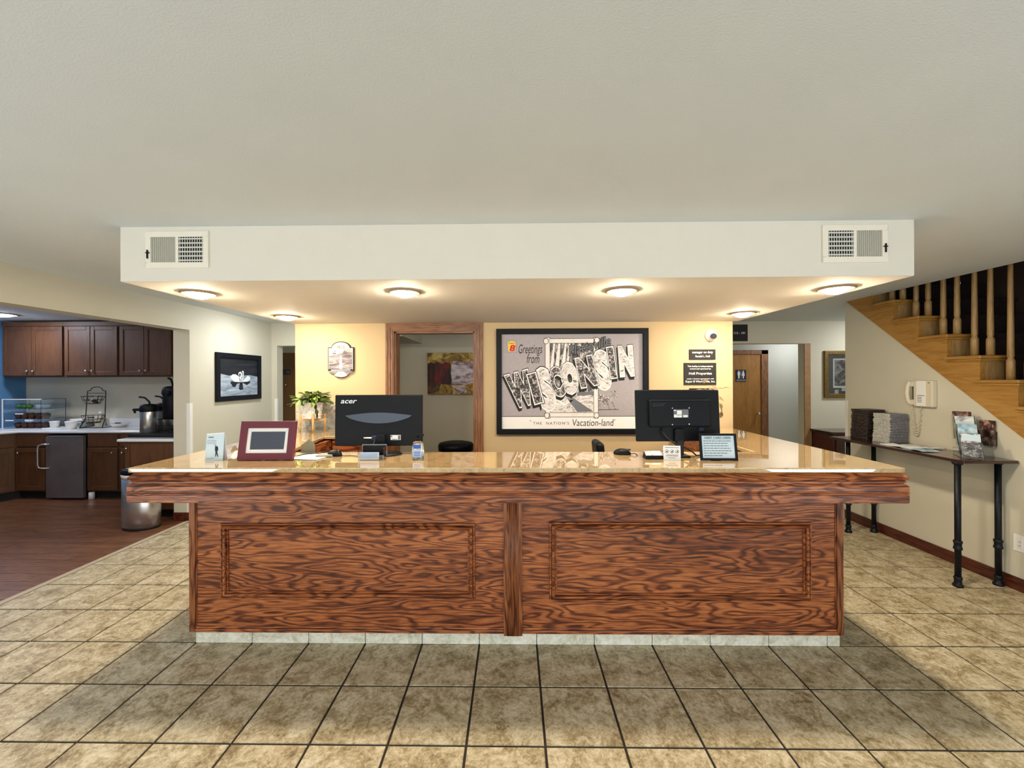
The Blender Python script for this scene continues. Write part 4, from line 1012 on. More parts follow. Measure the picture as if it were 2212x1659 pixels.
b.build('print', M['blueink'], t)
MB().cyl((0, 0, 0.108), (0, 0, 0.124), 0.013, n=20).cyl((0, 0, 0.124), (0, 0, 0.138), 0.005, n=12).box(-0.012, 0.012, -0.008, 0.008, 0.138, 0.148).box(0.0, 0.032, -0.004, 0.004, 0.141, 0.147).cyl((0.030, 0, 0.144), (0.032, 0, 0.134), 0.003, n=8).build('pump', M['black'], t)
place(t, -0.552, 2.355, ZT)

# ---- card tray
t = thing('card_tray', 'small black tray with two printed cards beside the right monitor base', 'card tray')
MB().prism([(-0.052, 0.0), (0.052, 0.0), (0.048, 0.020), (-0.048, 0.020)], -0.032, 0.032, 'y').build('tray', M['black'], t, bevel=0.003)
MB(Matrix.Rotation(0.35, 4, 'X')).box(-0.048, 0.048, -0.022, 0.034, 0.018, 0.022).build('rest', M['black'], t, bevel=0.002)
b = MB(Matrix.Rotation(0.55, 4, 'X')); b.box(-0.046, -0.006, -0.014, 0.034, 0.024, 0.026); b.build('card', M['brochure_c'], t, label='card with a blue-grey picture')
b = MB(Matrix.Rotation(0.55, 4, 'X')); b.box(-0.004, 0.044, -0.014, 0.034, 0.024, 0.026); b.build('card', M['paper'], t, label='white card')
place(t, 0.800, 2.385, ZT, 0.0)
# ---- small tent sign with three round symbols
t = thing('tent_sign', 'small white folded card with three round symbols in front of the right monitor', 'sign')
TL = Matrix.Rotation(-0.12, 4, 'X')
MB(TL).box(-0.046, 0.046, 0, 0.0015, 0, 0.082).build('front_leaf', M['paper'], t)
MB(Matrix.Translation((0, 0.042, 0)) @ Matrix.Rotation(0.38, 4, 'X')).box(-0.046, 0.046, 0, 0.0015, 0, 0.084).build('rear_leaf', M['paper'], t)
b = MB(TL @ plane_m((0, -0.0005, 0), 'front'))
for cx_ in (-0.028, 0.0, 0.028):
    ring = MB(); n = 20
    for i in range(n):
        a0, a1 = 2 * PI * i / n, 2 * PI * (i + 1) / n
        poly(b, [(cx_ + 0.0105 * math.cos(a0), 0.050 + 0.0105 * math.sin(a0)), (cx_ + 0.0105 * math.cos(a1), 0.050 + 0.0105 * math.sin(a1)), (cx_ + 0.0090 * math.cos(a1), 0.050 + 0.0090 * math.sin(a1)), (cx_ + 0.0090 * math.cos(a0), 0.050 + 0.0090 * math.sin(a0))], 0, 0.0003)
    poly(b, [(cx_ - 0.0045, 0.046), (cx_ + 0.005, 0.0455), (cx_ + 0.003, 0.054), (cx_ - 0.002, 0.0515)], 0, 0.0003)
    poly(b, [(cx_ - 0.008, 0.0435), (cx_ - 0.0065, 0.042), (cx_ + 0.008, 0.0565), (cx_ + 0.0065, 0.058)], 0, 0.0003)
rect(b, -0.038, 0.070, 0.038, 0.0725, 0, 0.0003); rect(b, -0.036, 0.024, 0.030, 0.0262, 0, 0.0003); rect(b, -0.030, 0.030, 0.034, 0.0318, 0, 0.0003); rect(b, -0.02, 0.014, 0.018, 0.0158, 0, 0.0003)
b.build('lettering', M['ink'], t)
place(t, 0.885, 2.32, ZT, -0.12)
# ---- debit card notice in a black frame
t = thing('notice_frame', 'black framed notice headed DEBIT CARD USERS leaning on the desk', 'sign')
TL = Matrix.Rotation(-0.16, 4, 'X')
pframe('frame', -0.102, 0.102, 0.0, 0.150, 0.013, 0.012, M['black'], t, TL @ plane_m((0, 0, 0), 'front'), 0.002)
MB(TL).box(-0.098, 0.098, -0.004, 0.006, 0.004, 0.146).build('backing', M['black2'], t)
b = MB(TL @ plane_m((0, -0.004, 0), 'front')); rect(b, -0.090, 0.012, 0.090, 0.138, 0, 0.002); pg = b.build('notice', M['lightblue'], t)
b = MB(TL @ plane_m((0, -0.0062, 0), 'front')); write(b, 'DEBIT CARD USERS', 0, 0.126, 0, h=0.010, w=0.145, align='center', offset=0.02); rect(b, -0.072, 0.1175, 0.072, 0.1185, 0, 0.0003)
b.build('heading', M['ink'], pg)
b = MB(TL @ plane_m((0, -0.0062, 0), 'front')); rr = random.Random(3)
for k in range(7):
    x = -0.080; z = 0.106 - k * 0.0135; e = 0.080 - (0.06 if k == 6 else rr.uniform(0, 0.03))
    while x < e:
        l = rr.uniform(0.006, 0.02); rect(b, x, z, min(x + l, e), z + 0.0042, 0, 0.0003); x += l + 0.0025
b.build('lettering', M['ink_grey'], pg)
MB().prism([(0.01, 0.0), (0.07, 0.0), (0.03, 0.11), (0.025, 0.11)], -0.015, 0.015, 'x').build('easel_leg', M['black2'], t)
place(t, 1.142, 2.318, ZT, -0.03)

# ---- potted plants on wooden stands
def leaf_mesh(L, Wd, seed):
    r_ = random.Random(seed); b = MB(); n = 5; vs = []
    for i in range(n + 1):
        t_ = i / n; wv = Wd * math.sin(PI * min(1, t_ * 0.93 + 0.07)) ** 0.8; z = -0.35 * L * t_ * t_
        x = L * t_
        vs += [(x, -wv, z + 0.10 * wv), (x, 0, z - 0.12 * wv), (x, wv, z + 0.10 * wv)]
    fs = []
    for i in range(n):
        for j in (0, 1): fs.append((i * 3 + j, i * 3 + j + 1, i * 3 + 4 + j, i * 3 + 3 + j))
    return b.add(vs, fs, True)
def planter(label, group, dry=False, seed=1, nleaf=64):
    r_ = random.Random(seed)
    t = thing('potted_plant', label, 'plant', group=group)
    # faceted pot
    ft = MB(); rows, nn = 6, 16; z0, z1 = 0.112, 0.258
    for j in range(rows):
        za, zb_ = z0 + (z1 - z0) * j / rows, z0 + (z1 - z0) * (j + 1) / rows
        Rr = lambda z: 0.066 + 0.018 * (z - z0) / (z1 - z0)
        sh = 0.5 * (j % 2)
        for i in range(nn):
            A = lambda k, z, r: (r * math.cos(2 * PI * k / nn), r * math.sin(2 * PI * k / nn), z)
            i0 = i + sh
            lo0, lo1 = A(i0, za, Rr(za)), A(i0 + 1, za, Rr(za)); hi0, hi1 = A(i0 - 0.5, zb_, Rr(zb_)), A(i0 + 0.5, zb_, Rr(zb_))
            cz = (za + zb_) / 2
            c1 = A(i0 + 0.5, za + (zb_ - za) * 0.35, Rr(cz) + 0.0055)
            ft.add([lo0, lo1, hi1, c1], [(0, 1, 3), (1, 2, 3), (2, 0, 3)]); ft.add([lo0, hi1, hi0], [(0, 1, 2)])
    ft.lathe([(0.066, z0), (0.002, z0)], 0, 0, nn, False)
    ft.build('pot', M['ceramic'], t)
    MB().lathe([(0.080, 0.238), (0.002, 0.244)], 0, 0, 16).build('soil', M['muffin'], t)
    for k in range(4):
        a = PI / 4 + k * PI / 2; x, y = 0.098 * math.cos(a), 0.098 * math.sin(a)
        MB().cyl((x * 1.04, y * 1.04, 0), (x, y, 0.155), 0.0095, 0.0115, 12).build('leg', M['pale_wood'], t)
    MB(Matrix.Rotation(PI / 4, 4, 'Z')).box(-0.095, 0.095, -0.009, 0.009, 0.088, 0.110).box(-0.009, 0.009, -0.095, 0.095, 0.088, 0.109).build('cross_brace', M['pale_wood'], t)
    lm = [leaf_mesh(0.068, 0.017, s_).mesh('leaf', M['leaf_dry'] if dry else M[mm_], Vector((0, 0, 0))) for s_, mm_ in ((1, 'leaf'), (2, 'leaf'), (3, 'leaf_dark'))]
    stems = MB()
    for k in range(nleaf):
        a = r_.uniform(0, 2 * PI); rad = 0.14 * math.sqrt(r_.uniform(0.01, 1)); el = r_.uniform(0.2, 1.0)
        h = 0.266 + 0.075 * el * (1 - (rad / 0.19) ** 2) + r_.uniform(-0.005, 0.015) - (0.022 if rad > 0.11 else 0)
        if dry: h += 0.085 * r_.random()
        p = Vector((rad * math.cos(a), rad * math.sin(a), h))
        if k % 2 == 0: stems.tube([(0.03 * math.cos(a), 0.03 * math.sin(a), 0.24), (p.x * 0.6, p.y * 0.6, h + 0.01), tuple(p)], 0.0016, 5)
        o = bpy.data.objects.new('leaf', lm[k % 3]); COL.objects.link(o); o.parent = t; o.location = p
        s_ = r_.uniform(0.65, 1.15); o.scale = (s_, s_, s_)
        o.rotation_euler = (r_.uniform(-0.5, 0.5), r_.uniform(-0.7, 0.5), a + r_.uniform(-0.9, 0.9))
    # one trailing vine
    vine = [(0.075, -0.04, 0.262), (0.092, -0.060, 0.24), (0.098, -0.066, 0.20), (0.100, -0.066, 0.17)]
    stems.tube(vine, 0.002, 6)
    for k, p in enumerate(vine[1:] + [(0.100, -0.066, 0.165)]):
        o = bpy.data.objects.new('leaf', lm[2]); COL.objects.link(o); o.parent = t; o.location = p; o.scale = (0.7, 0.9, 0.9)
        o.rotation_euler = (0.3, 1.0, -1.2 + k * 0.9)
    stems.build('stem', M['leaf_dark'] if not dry else M['leaf_dry'], t)
    return t
P1 = planter('bushy green plant in a white faceted pot on a wooden stand, by the marble backsplash', 'potted plants on wooden stands', seed=5, nleaf=175)
place(P1, -1.800, 3.655, ZT, -0.30)
P2 = planter('brownish leaved plant mostly hidden behind the right monitor, its pot on a wooden stand', 'potted plants on wooden stands', dry=True, seed=9, nleaf=34)
place(P2, 1.675, 3.62, ZT, 0.0)

# ---- office chair behind the desk (turned sideways)
t = thing('office_chair', 'black office chair standing sideways behind the desk, only its rounded back showing', 'chair')
b = MB(); b.box(-0.030, 0.030, -0.13, 0.13, 0.50, 1.075); b.v = [Vector((v.x - (v.z - 0.5) * 0.10, v.y * (0.8 if v.z > 1 else 1), v.z)) for v in b.v]
b.build('backrest', M['black'], t, bevel=0.028, seg=4)
MB().box(0.02, 0.50, -0.24, 0.24, 0.44, 0.52).build('seat', M['black'], t, bevel=0.03, seg=3)
MB().cyl((0.25, 0, 0.10), (0.25, 0, 0.44), 0.028).build('gas_column', M['pipe'], t)
MB().box(-0.02, 0.24, -0.03, 0.03, 0.40, 0.44).box(-0.045, -0.015, -0.03, 0.03, 0.40, 0.62).build('back_bracket', M['pipe'], t)
for k in range(5):
    a = 2 * PI * k / 5; x, y = 0.25 + 0.28 * math.cos(a), 0.28 * math.sin(a)
    lg_ = MB().cyl((0.25, 0, 0.11), (x, y, 0.07), 0.022, 0.014).build('leg', M['black'], t)
    MB().cyl((x - 0.02 * math.sin(a), y + 0.02 * math.cos(a), 0.028), (x + 0.02 * math.sin(a), y - 0.02 * math.cos(a), 0.028), 0.028).cyl((x, y, 0.03), (x, y, 0.07), 0.008).build('caster', M['rubber'], lg_)
place(t, 0.665, 3.02, 0.0)
struct('floor_desk_area', MB().box(-1.50, 1.52, 2.60, 3.87, -0.006, 0.0), M['carpet'])

# ---- steel bin in the office
t = thing('office_bin', 'round steel bin with a black domed lid inside the office doorway', 'bin', (-0.655, 4.62, 0))
MB().lathe([(0.17, 0.0), (0.19, 0.03), (0.19, 0.73)], -0.655, 4.62, 32).build('body', M['steel'], t)
MB().lathe([(0.196, 0.73), (0.198, 0.79), (0.185, 0.808), (0.12, 0.822), (0.002, 0.828)], -0.655, 4.62, 32).build('lid', M['black'], t)

# ================================================================== CONSOLE TABLE AND RIGHT WALL
ct = thing('console_table', 'narrow dark console table with black pipe legs against the stair wall', 'table', (3.39, 3.61, 0))
ZC = 0.93
MB().box(3.205, 3.592, 2.985, 4.24, ZC - 0.022, ZC).build('tabletop', M['dark_table'], ct, bevel=0.004)
for x, y in ((3.235, 3.055), (3.548, 3.075), (3.295, 4.115), (3.548, 4.12)):
    lg_ = MB().cyl((x, y, 0.0), (x, y, ZC - 0.022), 0.0185, n=18).build('leg', M['pipe'], ct)
    MB().lathe([(0.030, 0.0), (0.030, 0.016), (0.022, 0.022), (0.021, 0.05), (0.0245, 0.055), (0.0245, 0.07), (0.019, 0.075)], x, y, 18).build('foot_flange', M['pipe'], lg_)
    MB().lathe([(0.019, 0.268), (0.0255, 0.272), (0.0255, 0.285), (0.022, 0.290), (0.022, 0.315), (0.0255, 0.320), (0.0255, 0.333), (0.019, 0.337)], x, y, 18).build('coupling', M['pipe'], lg_)
    MB().lathe([(0.019, ZC - 0.045), (0.026, ZC - 0.040), (0.032, ZC - 0.030), (0.032, ZC - 0.022)], x, y, 18).build('top_flange', M['pipe'], lg_)
# newspaper stacks
rr = random.Random(4)
def paper_mesh(m, wx, wy, h):
    return MB().box(-wx / 2, wx / 2, -wy / 2, wy / 2, 0, h)
NPH = 0.0115
def newspapers(x, y, wx, wy, n, m, fold, label, group, rz, side_left=True):
    base = None; ob = []
    for k in range(n):
        if base is None:
            b = MB().box(-wx / 2, wx / 2, -wy / 2, wy / 2, 0, NPH - 0.0015); o = b.build('newspaper', m, None, bevel=0.0035)
            tag(o, label, 'newspaper', group); base = o
            if fold:
                MB().box(-wx / 2 - 0.0012, -wx / 2 + 0.03, -wy / 2 + 0.001, wy / 2 - 0.001, 0.0005, NPH - 0.002).build('folded_edge', fold, None, bevel=0.003).parent = o
                c = o.children[0]; c.location = Vector((-0.0 + c.location.x, c.location.y, c.location.z)) - Vector((0, 0, 0))
            o.location = (x, y, ZC + 0.0005)
            o.rotation_euler = (0, 0, rz)
        else:
            o = dup(base, (0, 0, 0))
            o.location = (x + rr.uniform(-0.004, 0.004) + 0.0006 * k, y + rr.uniform(-0.005, 0.005), ZC + 0.0005 + k * NPH)
            o.rotation_euler = (0, 0, rz + rr.uniform(-0.02, 0.02))
newspapers(3.468, 3.86, 0.185, 0.155, 23, M['news'], M['news_white'], 'grey newspaper in the light stack on the console table', 'light grey stack of newspapers', 0.14)
newspapers(3.448, 4.075, 0.19, 0.175, 25, M['news_dark'], None, 'dark newspaper in the taller dark stack at the far end of the console', 'dark stack of newspapers', 0.10)
# flat leaflets
for (x, y, sx, sy, rz, lb, mm_) in ((3.34, 3.60, 0.14, 0.26, 0.1, 'open white leaflet lying flat near the newspapers', 'paper'), (3.32, 3.42, 0.14, 0.20, -0.05, 'flat printed leaflet lying beside the brochure holder', 'brochure_b'),
                                    (3.48, 3.56, 0.14, 0.25, 0.02, 'leaflet lying flat against the wall below the phone', 'brochure_c')):
    b = MB(); n = 8; vs = []
    for i in range(n + 1):
        t_ = i / n; z = 0.004 * math.sin(PI * t_ * 2) + 0.0045
        vs += [(-sx / 2, -sy / 2 + sy * t_, z), (sx / 2, -sy / 2 + sy * t_, z), (-sx / 2, -sy / 2 + sy * t_, z - 0.003), (sx / 2, -sy / 2 + sy * t_, z - 0.003)]
    fs = []
    for i in range(n):
        a = i * 4; fs += [(a, a + 1, a + 5, a + 4), (a + 2, a + 6, a + 7, a + 3), (a, a + 4, a + 6, a + 2), (a + 1, a + 3, a + 7, a + 5)]
    fs += [(0, 2, 3, 1), (n * 4, n * 4 + 1, n * 4 + 3, n * 4 + 2)]
    b.add(vs, fs); o = b.build('leaflet', M[mm_]); tag(o, lb, 'leaflet', 'leaflets lying on the console table'); o.location = (x, y, ZC + 0.0008); o.rotation_euler = (0, 0, rz)

# brochure holder with stepped pockets, facing the room (towards -X and the camera)
bh = thing('brochure_holder', 'clear stepped holder full of travel brochures at the near end of the console table', 'brochure holder')
# local frame: x right, y away from the viewer
steps = [(0.00, 0.02, 0.185, 'brochure_a'), (0.055, 0.085, 0.255, 'brochure_b'), (0.105, 0.145, 0.310, 'brochure_c'), (0.150, 0.190, 0.345, 'brochure_d')]
for y0, zb_, zt_, mm_ in steps:
    R_ = Matrix.Translation((0.0, y0, 0)) @ Matrix.Rotation(-0.30, 4, 'X')
    MB(R_).box(-0.050, 0.050, 0.0, 0.018, max(0.012, zb_ - 0.06), zt_).build('brochure', M[mm_], bh, bevel=0.001)
    MB(R_).box(-0.056, 0.056, -0.006, -0.003, max(0.012, zb_ - 0.06), zb_ + 0.10).build('pocket', M['glass'], bh)
MB().prism([(0.0, 0.0), (0.20, 0.0), (0.26, 0.30), (0.215, 0.30), (0.02, 0.03)], -0.060, -0.057, 'x').prism([(0.0, 0.0), (0.20, 0.0), (0.26, 0.30), (0.215, 0.30), (0.02, 0.03)], 0.057, 0.060, 'x').box(-0.06, 0.06, 0, 0.2, 0, 0.003).build('side', M['glass'], bh)
R_ = Matrix.Rotation(-0.30, 4, 'X')
b = MB(R_ @ plane_m((0, -0.0005, 0), 'front')); rect(b, -0.048, 0.13, 0.048, 0.178, 0, 0.0006); b.build('print', M['lightblue'], bh)
place(bh, 3.350, 3.058, ZC, -0.60)
bc = thing('hanging_brochures', 'reddish topped brochures in a clear wall pocket beneath the stair stringer', 'brochure')
MB().box(XR - 0.036, XR - 0.004, 3.12, 3.22, 1.0, 1.12).build('pocket', M['glass'], bc)
MB().box(XR - 0.030, XR - 0.010, 3.125, 3.215, 1.01, 1.20).build('brochure', M['brochure_d'], bc, bevel=0.001)

# wall telephone
ph = thing('wall_telephone', 'cream wall telephone with a white number card, handset on its left', 'telephone', (XR, 3.67, 1.27))
PM = plane_m((XR, 0, 0), 'right')        # local x = -world y
def pb(*d): return MB(PM).box(*d)
yl, yr_ = -3.775, -3.555
pb(yl + 0.05, yr_, 1.268, 1.500, 0, 0.045).build('body', M['cream'], ph, bevel=0.010, seg=3)
pb(yl + 0.085, yr_ - 0.055, 1.275, 1.495, 0.045, 0.050).build('number_card', M['white'], ph, bevel=0.001)
b = MB(PM)
b.box(yl + 0.095, yr_ - 0.06, 1.365, 1.369, 0.0500, 0.0508)
for k in range(4): b.box(yl + 0.095, yr_ - 0.085, 1.350 - k * 0.014, 1.354 - k * 0.014, 0.0500, 0.0508)
b.build('lettering', M['ink'], ph)
hs = MB(PM); hs.tube([(yl + 0.030, 1.485, 0.050), (yl + 0.022, 1.45, 0.062), (yl + 0.018, 1.385, 0.068), (yl + 0.022, 1.32, 0.062), (yl + 0.030, 1.29, 0.050)], 0.016, 12)
hs.box(yl + 0.012, yl + 0.062, 1.445, 1.490, 0.030, 0.062); hs.box(yl + 0.012, yl + 0.062, 1.282, 1.327, 0.030, 0.062)
hs.build('handset', M['cream'], ph, bevel=0.006, seg=3)
pb(yl + 0.030, yl + 0.055, 1.33, 1.445, 0.0, 0.030).build('cradle', M['rubber'], ph, bevel=0.003)
pts = []
for i in range(170):
    t_ = i / 169; a = t_ * 2 * PI * 17
    s_ = t_
    z = 1.268 - 0.26 * math.sin(PI * s_) ** 0.8; xx = yl + 0.02 + 0.07 * s_
    pts.append((xx + 0.009 * math.cos(a), z + 0.009 * math.sin(a) * 0.5, 0.022 + 0.009 * math.sin(a)))
MB(PM).tube(pts, 0.0032, 5).build('coiled_cord', M['cream'], ph)
MB(PM).box(yr_ - 0.035, yr_ - 0.025, 1.475, 1.482, 0.045, 0.047).build('indicator', M['ink'], ph)
# wall outlet
ol = thing('wall_outlet', 'white duplex power outlet low on the stair wall', 'outlet', (XR, 2.96, 0.282))
b = MB(plane_m((XR, 0, 0), 'right')); b.box(-3.024, -2.900, 0.281, 0.400, 0, 0.006); b.build('cover_plate', M['white'], ol, bevel=0.002)
for x in (-2.985, -2.94):
    f_ = MB(plane_m((XR - 0.006, 0, 0), 'right')).box(x - 0.016, x + 0.016, 0.305, 0.375, 0, 0.002).build('socket_face', M['white'], ol, bevel=0.001)
    MB(plane_m((XR - 0.008, 0, 0), 'right')).box(x - 0.006, x - 0.004, 0.345, 0.357, 0, 0.0005).box(x + 0.004, x + 0.006, 0.345, 0.357, 0, 0.0005).box(x - 0.006, x - 0.004, 0.318, 0.330, 0, 0.0005).box(x + 0.004, x + 0.006, 0.318, 0.330, 0, 0.0005).build('slot', M['ink'], f_)

# ================================================================== KITCHEN
KY = 5.22; KZ = 0.88
def cab_front(parent, x0, x1, z0, z1, y, name='door', knob=None, m='cab', panel=True):
    g_ = 0.004
    b = MB().box(x0 + g_, x1 - g_, y - 0.018, y, z0 + g_, z1 - g_)
    d = b.build(name, M[m], parent, bevel=0.003)
    if panel:
        wd = 0.055
        f2 = MB()
        for (a, b_, c_, d_) in ((x0 + g_, x0 + wd, z0 + g_, z1 - g_), (x1 - wd, x1 - g_, z0 + g_, z1 - g_), (x0 + wd, x1 - wd, z0 + g_, z0 + wd), (x0 + wd, x1 - wd, z1 - wd, z1 - g_)):
            f2.box(a, b_, y - 0.026, y - 0.017, c_, d_)
        f2.build('raised_frame', M[m], d, bevel=0.003)
    if knob:
        kx, kz = knob
        MB().cyl((kx, y - 0.026, kz), (kx, y - 0.044, kz), 0.006, n=10).ball((kx, y - 0.050, kz), 0.014, 0.010, 0.014).build('knob', M['nickel'], d)
    return d
# wall cabinets
UY = 5.50
for i, (xa, xm, xb, lb) in enumerate(((-6.94, -6.53, -6.09, 'wall cabinet with two doors beside the blue wall'), (-6.09, -5.72, -5.335, 'middle wall cabinet with two doors above the wire basket stand'), (-5.335, -4.985, -4.60, 'wall cabinet with two doors above the coffee airpots'))):
    t = thing('wall_cabinet', 'brown ' + lb, 'cabinet', ((xa + xb) / 2, UY, 1.57), 'brown kitchen wall cabinets')
    MB().box(xa + 0.001, xb - 0.001, UY, 5.838, 1.572, 2.30).box(xa + 0.001, xb - 0.001, UY - 0.024, UY + 0.02, 2.265, 2.32).build('body', M['cab'], t)
    cab_front(t, xa + 0.012, xm, 1.59, 2.262, UY, 'door', (xm - 0.04, 1.655))
    cab_front(t, xm, xb - 0.012, 1.59, 2.262, UY, 'door', (xm + 0.04, 1.655))
# base cabinets
def base_cab(xa, xb, lb, knobs, one=True):
    t = thing('base_cabinet', lb, 'cabinet', ((xa + xb) / 2, KY, 0), 'brown kitchen base cabinets')
    MB().box(xa + 0.001, xb - 0.001, KY, 5.838, 0.10, KZ - 0.0325).build('body', M['cab'], t)
    MB().box(xa + 0.001, xb - 0.001, KY + 0.06, 5.838, 0.0, 0.10).build('toe_kick', M['rubber'], t)
    cab_front(t, xa + 0.015, xb - 0.015, 0.675, 0.838, KY, 'drawer', None, panel=False)
    cab_front(t, xa + 0.015, xb - 0.015, 0.115, 0.660, KY, 'door', knobs)
    return t
base_cab(-6.42, -6.005, 'base cabinet with one drawer and door left of the undercounter fridge', (-6.355, 0.60))
base_cab(-5.49, -5.06, 'base cabinet with one drawer and door right of the undercounter fridge', (-5.13, 0.60))
base_cab(-5.06, -4.66, 'base cabinet in the corner beside the coffee counter', (-5.00, 0.60))
t = thing('corner_cabinet', 'angled brown base cabinet at the blue wall end of the kitchen', 'cabinet', (-6.7, 5.0, 0))
MB().prism([(-6.42, KY), (-6.42, 5.838), (-7.038, 5.838), (-7.038, 3.4), (-6.60, 3.4), (-6.60, 4.86)], 0.10, KZ - 0.0325).build('body', M['cab'], t)
MB().prism([(-6.44, KY + 0.05), (-6.44, 5.838), (-7.038, 5.838), (-7.038, 3.4), (-6.66, 3.4), (-6.66, 4.88)], 0.0, 0.10).build('toe_kick', M['rubber'], t)
AN = Matrix.Translation((-6.60, 4.86, 0)) @ Matrix.Rotation(math.atan2(KY - 4.86, 0.18), 4, 'Z')
for (z0, z1, nm) in ((0.115, 0.66, 'door'), (0.675, 0.838, 'drawer')):
    d = MB(AN).box(0.02, 0.38, -0.018, 0.0, z0, z1).build(nm, M['cab'], t, bevel=0.003)
    if nm == 'door': MB(AN).box(0.02, 0.075, -0.026, -0.017, z0, z1).box(0.325, 0.38, -0.026, -0.017, z0, z1).box(0.075, 0.325, -0.026, -0.017, z0, z0 + 0.055).box(0.075, 0.325, -0.026, -0.017, z1 - 0.055, z1).build('raised_frame', M['cab'], d, bevel=0.003)
# worktop
kc = MB().prism([(-4.60, KY - 0.025), (-4.60, 5.838), (-7.038, 5.838), (-7.038, 3.38), (-6.575, 3.38), (-6.575, 4.84), (-6.385, KY - 0.025)], KZ - 0.032, KZ).build('kitchen_worktop', M['white_lam'], None, bevel=0.012, seg=3)
tag(kc, 'long white laminate kitchen worktop below the wall cabinets', 'worktop')
tag(MB().box(-7.036, -3.72, 5.815, 5.838, KZ, KZ + 0.10).build('splash_strip', M['white_lam'], None, bevel=0.004), 'low white splash strip along the back of the kitchen worktop', 'backsplash')
# fridge
fr = thing('undercounter_fridge', 'dark stainless undercounter fridge with a tall bar handle', 'fridge', (-5.75, KY, 0))
MB().box(-5.985, -5.505, KY, 5.80, 0.03, 0.83).build('body', M['black'], fr)
MB().box(-5.985, -5.505, KY - 0.05, KY - 0.002, 0.025, 0.805).build('door', M['steel_dark'], fr, bevel=0.006)
MB().box(-5.96, -5.505, KY - 0.052, KY - 0.0, 0.806, 0.818).build('top_strip', M['steel'], fr, bevel=0.002)
MB().tube([(-5.93, KY - 0.05, 0.715), (-6.00, KY - 0.075, 0.715), (-6.025, KY - 0.095, 0.70), (-6.03, KY - 0.1, 0.66), (-6.03, KY - 0.1, 0.46), (-6.025, KY - 0.095, 0.425), (-6.00, KY - 0.075, 0.41), (-5.93, KY - 0.05, 0.41)], 0.010, 10).build('handle', M['steel'], fr)
for x in (-5.95, -5.54):
    for y in (KY + 0.02, 5.7): MB().cyl((x, y, 0), (x, y, 0.04), 0.015).build('foot', M['rubber'], fr)
tag(MB().cyl((-5.44, KY + 0.0, 0.0), (-5.44, KY + 0.0, 0.09), 0.032, 0.030, 16).build('white_cup', M['ceramic']), 'small white cup on the floor right of the fridge', 'cup')
# coffee counter (run beside the pillar)
pn = thing('coffee_counter', 'brown cabinet end panel with a white rounded top beside the pillar', 'cabinet', (-4.02, 4.9, 0))
MB().box(-4.30, -3.705, 4.50, 5.835, 0.10, 0.847).build('body', M['cab'], pn)
MB().box(-4.24, -3.71, 4.485, 4.50, 0.10, 0.847).build('end_panel', M['cab'], pn, bevel=0.002)
MB().box(-4.30, -4.245, 4.482, 4.50, 0.10, 0.847).build('stile', M['cab'], pn, bevel=0.002)
MB().ball((-4.272, 4.470, 0.775), 0.012).cyl((-4.272, 4.484, 0.775), (-4.272, 4.470, 0.775), 0.005).build('knob', M['nickel'], pn)
MB().box(-4.28, -3.72, 4.56, 5.83, 0.0, 0.10).build('toe_kick', M['rubber'], pn)
MB().box(-4.37, -3.702, 4.455, 5.812, 0.848, KZ).build('worktop', M['white_lam'], pn, bevel=0.014, seg=4)
MB().box(-3.722, -3.703, 4.46, 5.81, KZ, 0.985).build('side_splash', M['white_lam'], pn, bevel=0.003)
# black tray + airpots
tag(MB().box(-4.36, -3.79, 4.58, 5.15, KZ + 0.0005, KZ + 0.035).build('drip_tray', M['black2'], None, bevel=0.004), 'flat black tray under the coffee airpots', 'tray')
def airpot(lb, x, y, s=1.0, z=KZ + 0.036, dark=False, rz=0.4):
    t = thing('airpot', lb, 'airpot', group='airpots on the coffee counter')
    MB().lathe([(0.070, 0.0), (0.077, 0.006), (0.077, 0.225), (0.074, 0.235)], 0, 0, 32).build('body', M['black'] if dark else M['steel'], t)
    MB().lathe([(0.080, 0.228), (0.084, 0.240), (0.082, 0.262), (0.076, 0.288), (0.070, 0.300), (0.040, 0.308), (0.002, 0.310)], 0, 0, 32).build('lid', M['black'], t)
    MB().box(-0.135, -0.07, -0.022, 0.022, 0.236, 0.262).cyl((-0.122, 0, 0.240), (-0.122, 0, 0.212), 0.010).build('spout', M['black'], t, bevel=0.004)
    MB().tube([(0.01, 0, 0.300), (0.0, 0, 0.335), (-0.035, 0, 0.375), (-0.07, 0, 0.385)], 0.009, 10).ball((-0.075, 0, 0.384), 0.016, 0.012, 0.010).build('pump_lever', M['pipe'], t)
    place(t, x, y, z, rz); t.scale = (s, s, s); return t
airpot('steel airpot with black lid, nearest on the tray', -4.265, 4.75, 1.08)
airpot('steel airpot half hidden behind the nearest one', -4.275, 4.975, 1.08)
wr = thing('wire_rack', 'raised wire rack at the pillar end of the coffee counter', 'rack', (-3.96, 4.8, KZ))
b = MB(); Z0 = KZ + 0.037
for k in range(11):
    x = -4.112 + k * 0.030; b.tube([(x, 4.67, Z0 + 0.002), (x, 4.67, Z0 + 0.158), (x, 4.91, Z0 + 0.158)], 0.0022, 5)
for z in (0.02, 0.09, 0.158): b.tube([(-4.118, 4.67, Z0 + z), (-3.806, 4.67, Z0 + z)], 0.003, 5)
b.tube([(-4.118, 4.91, Z0), (-4.118, 4.91, Z0 + 0.158), (-3.806, 4.91, Z0 + 0.158), (-3.806, 4.91, Z0)], 0.003, 5)
b.build('wire_frame', M['wire'], wr)
airpot('tall black airpot raised on the wire rack by the pillar', -4.02, 4.79, 1.22, KZ + 0.199, True, 1.9)
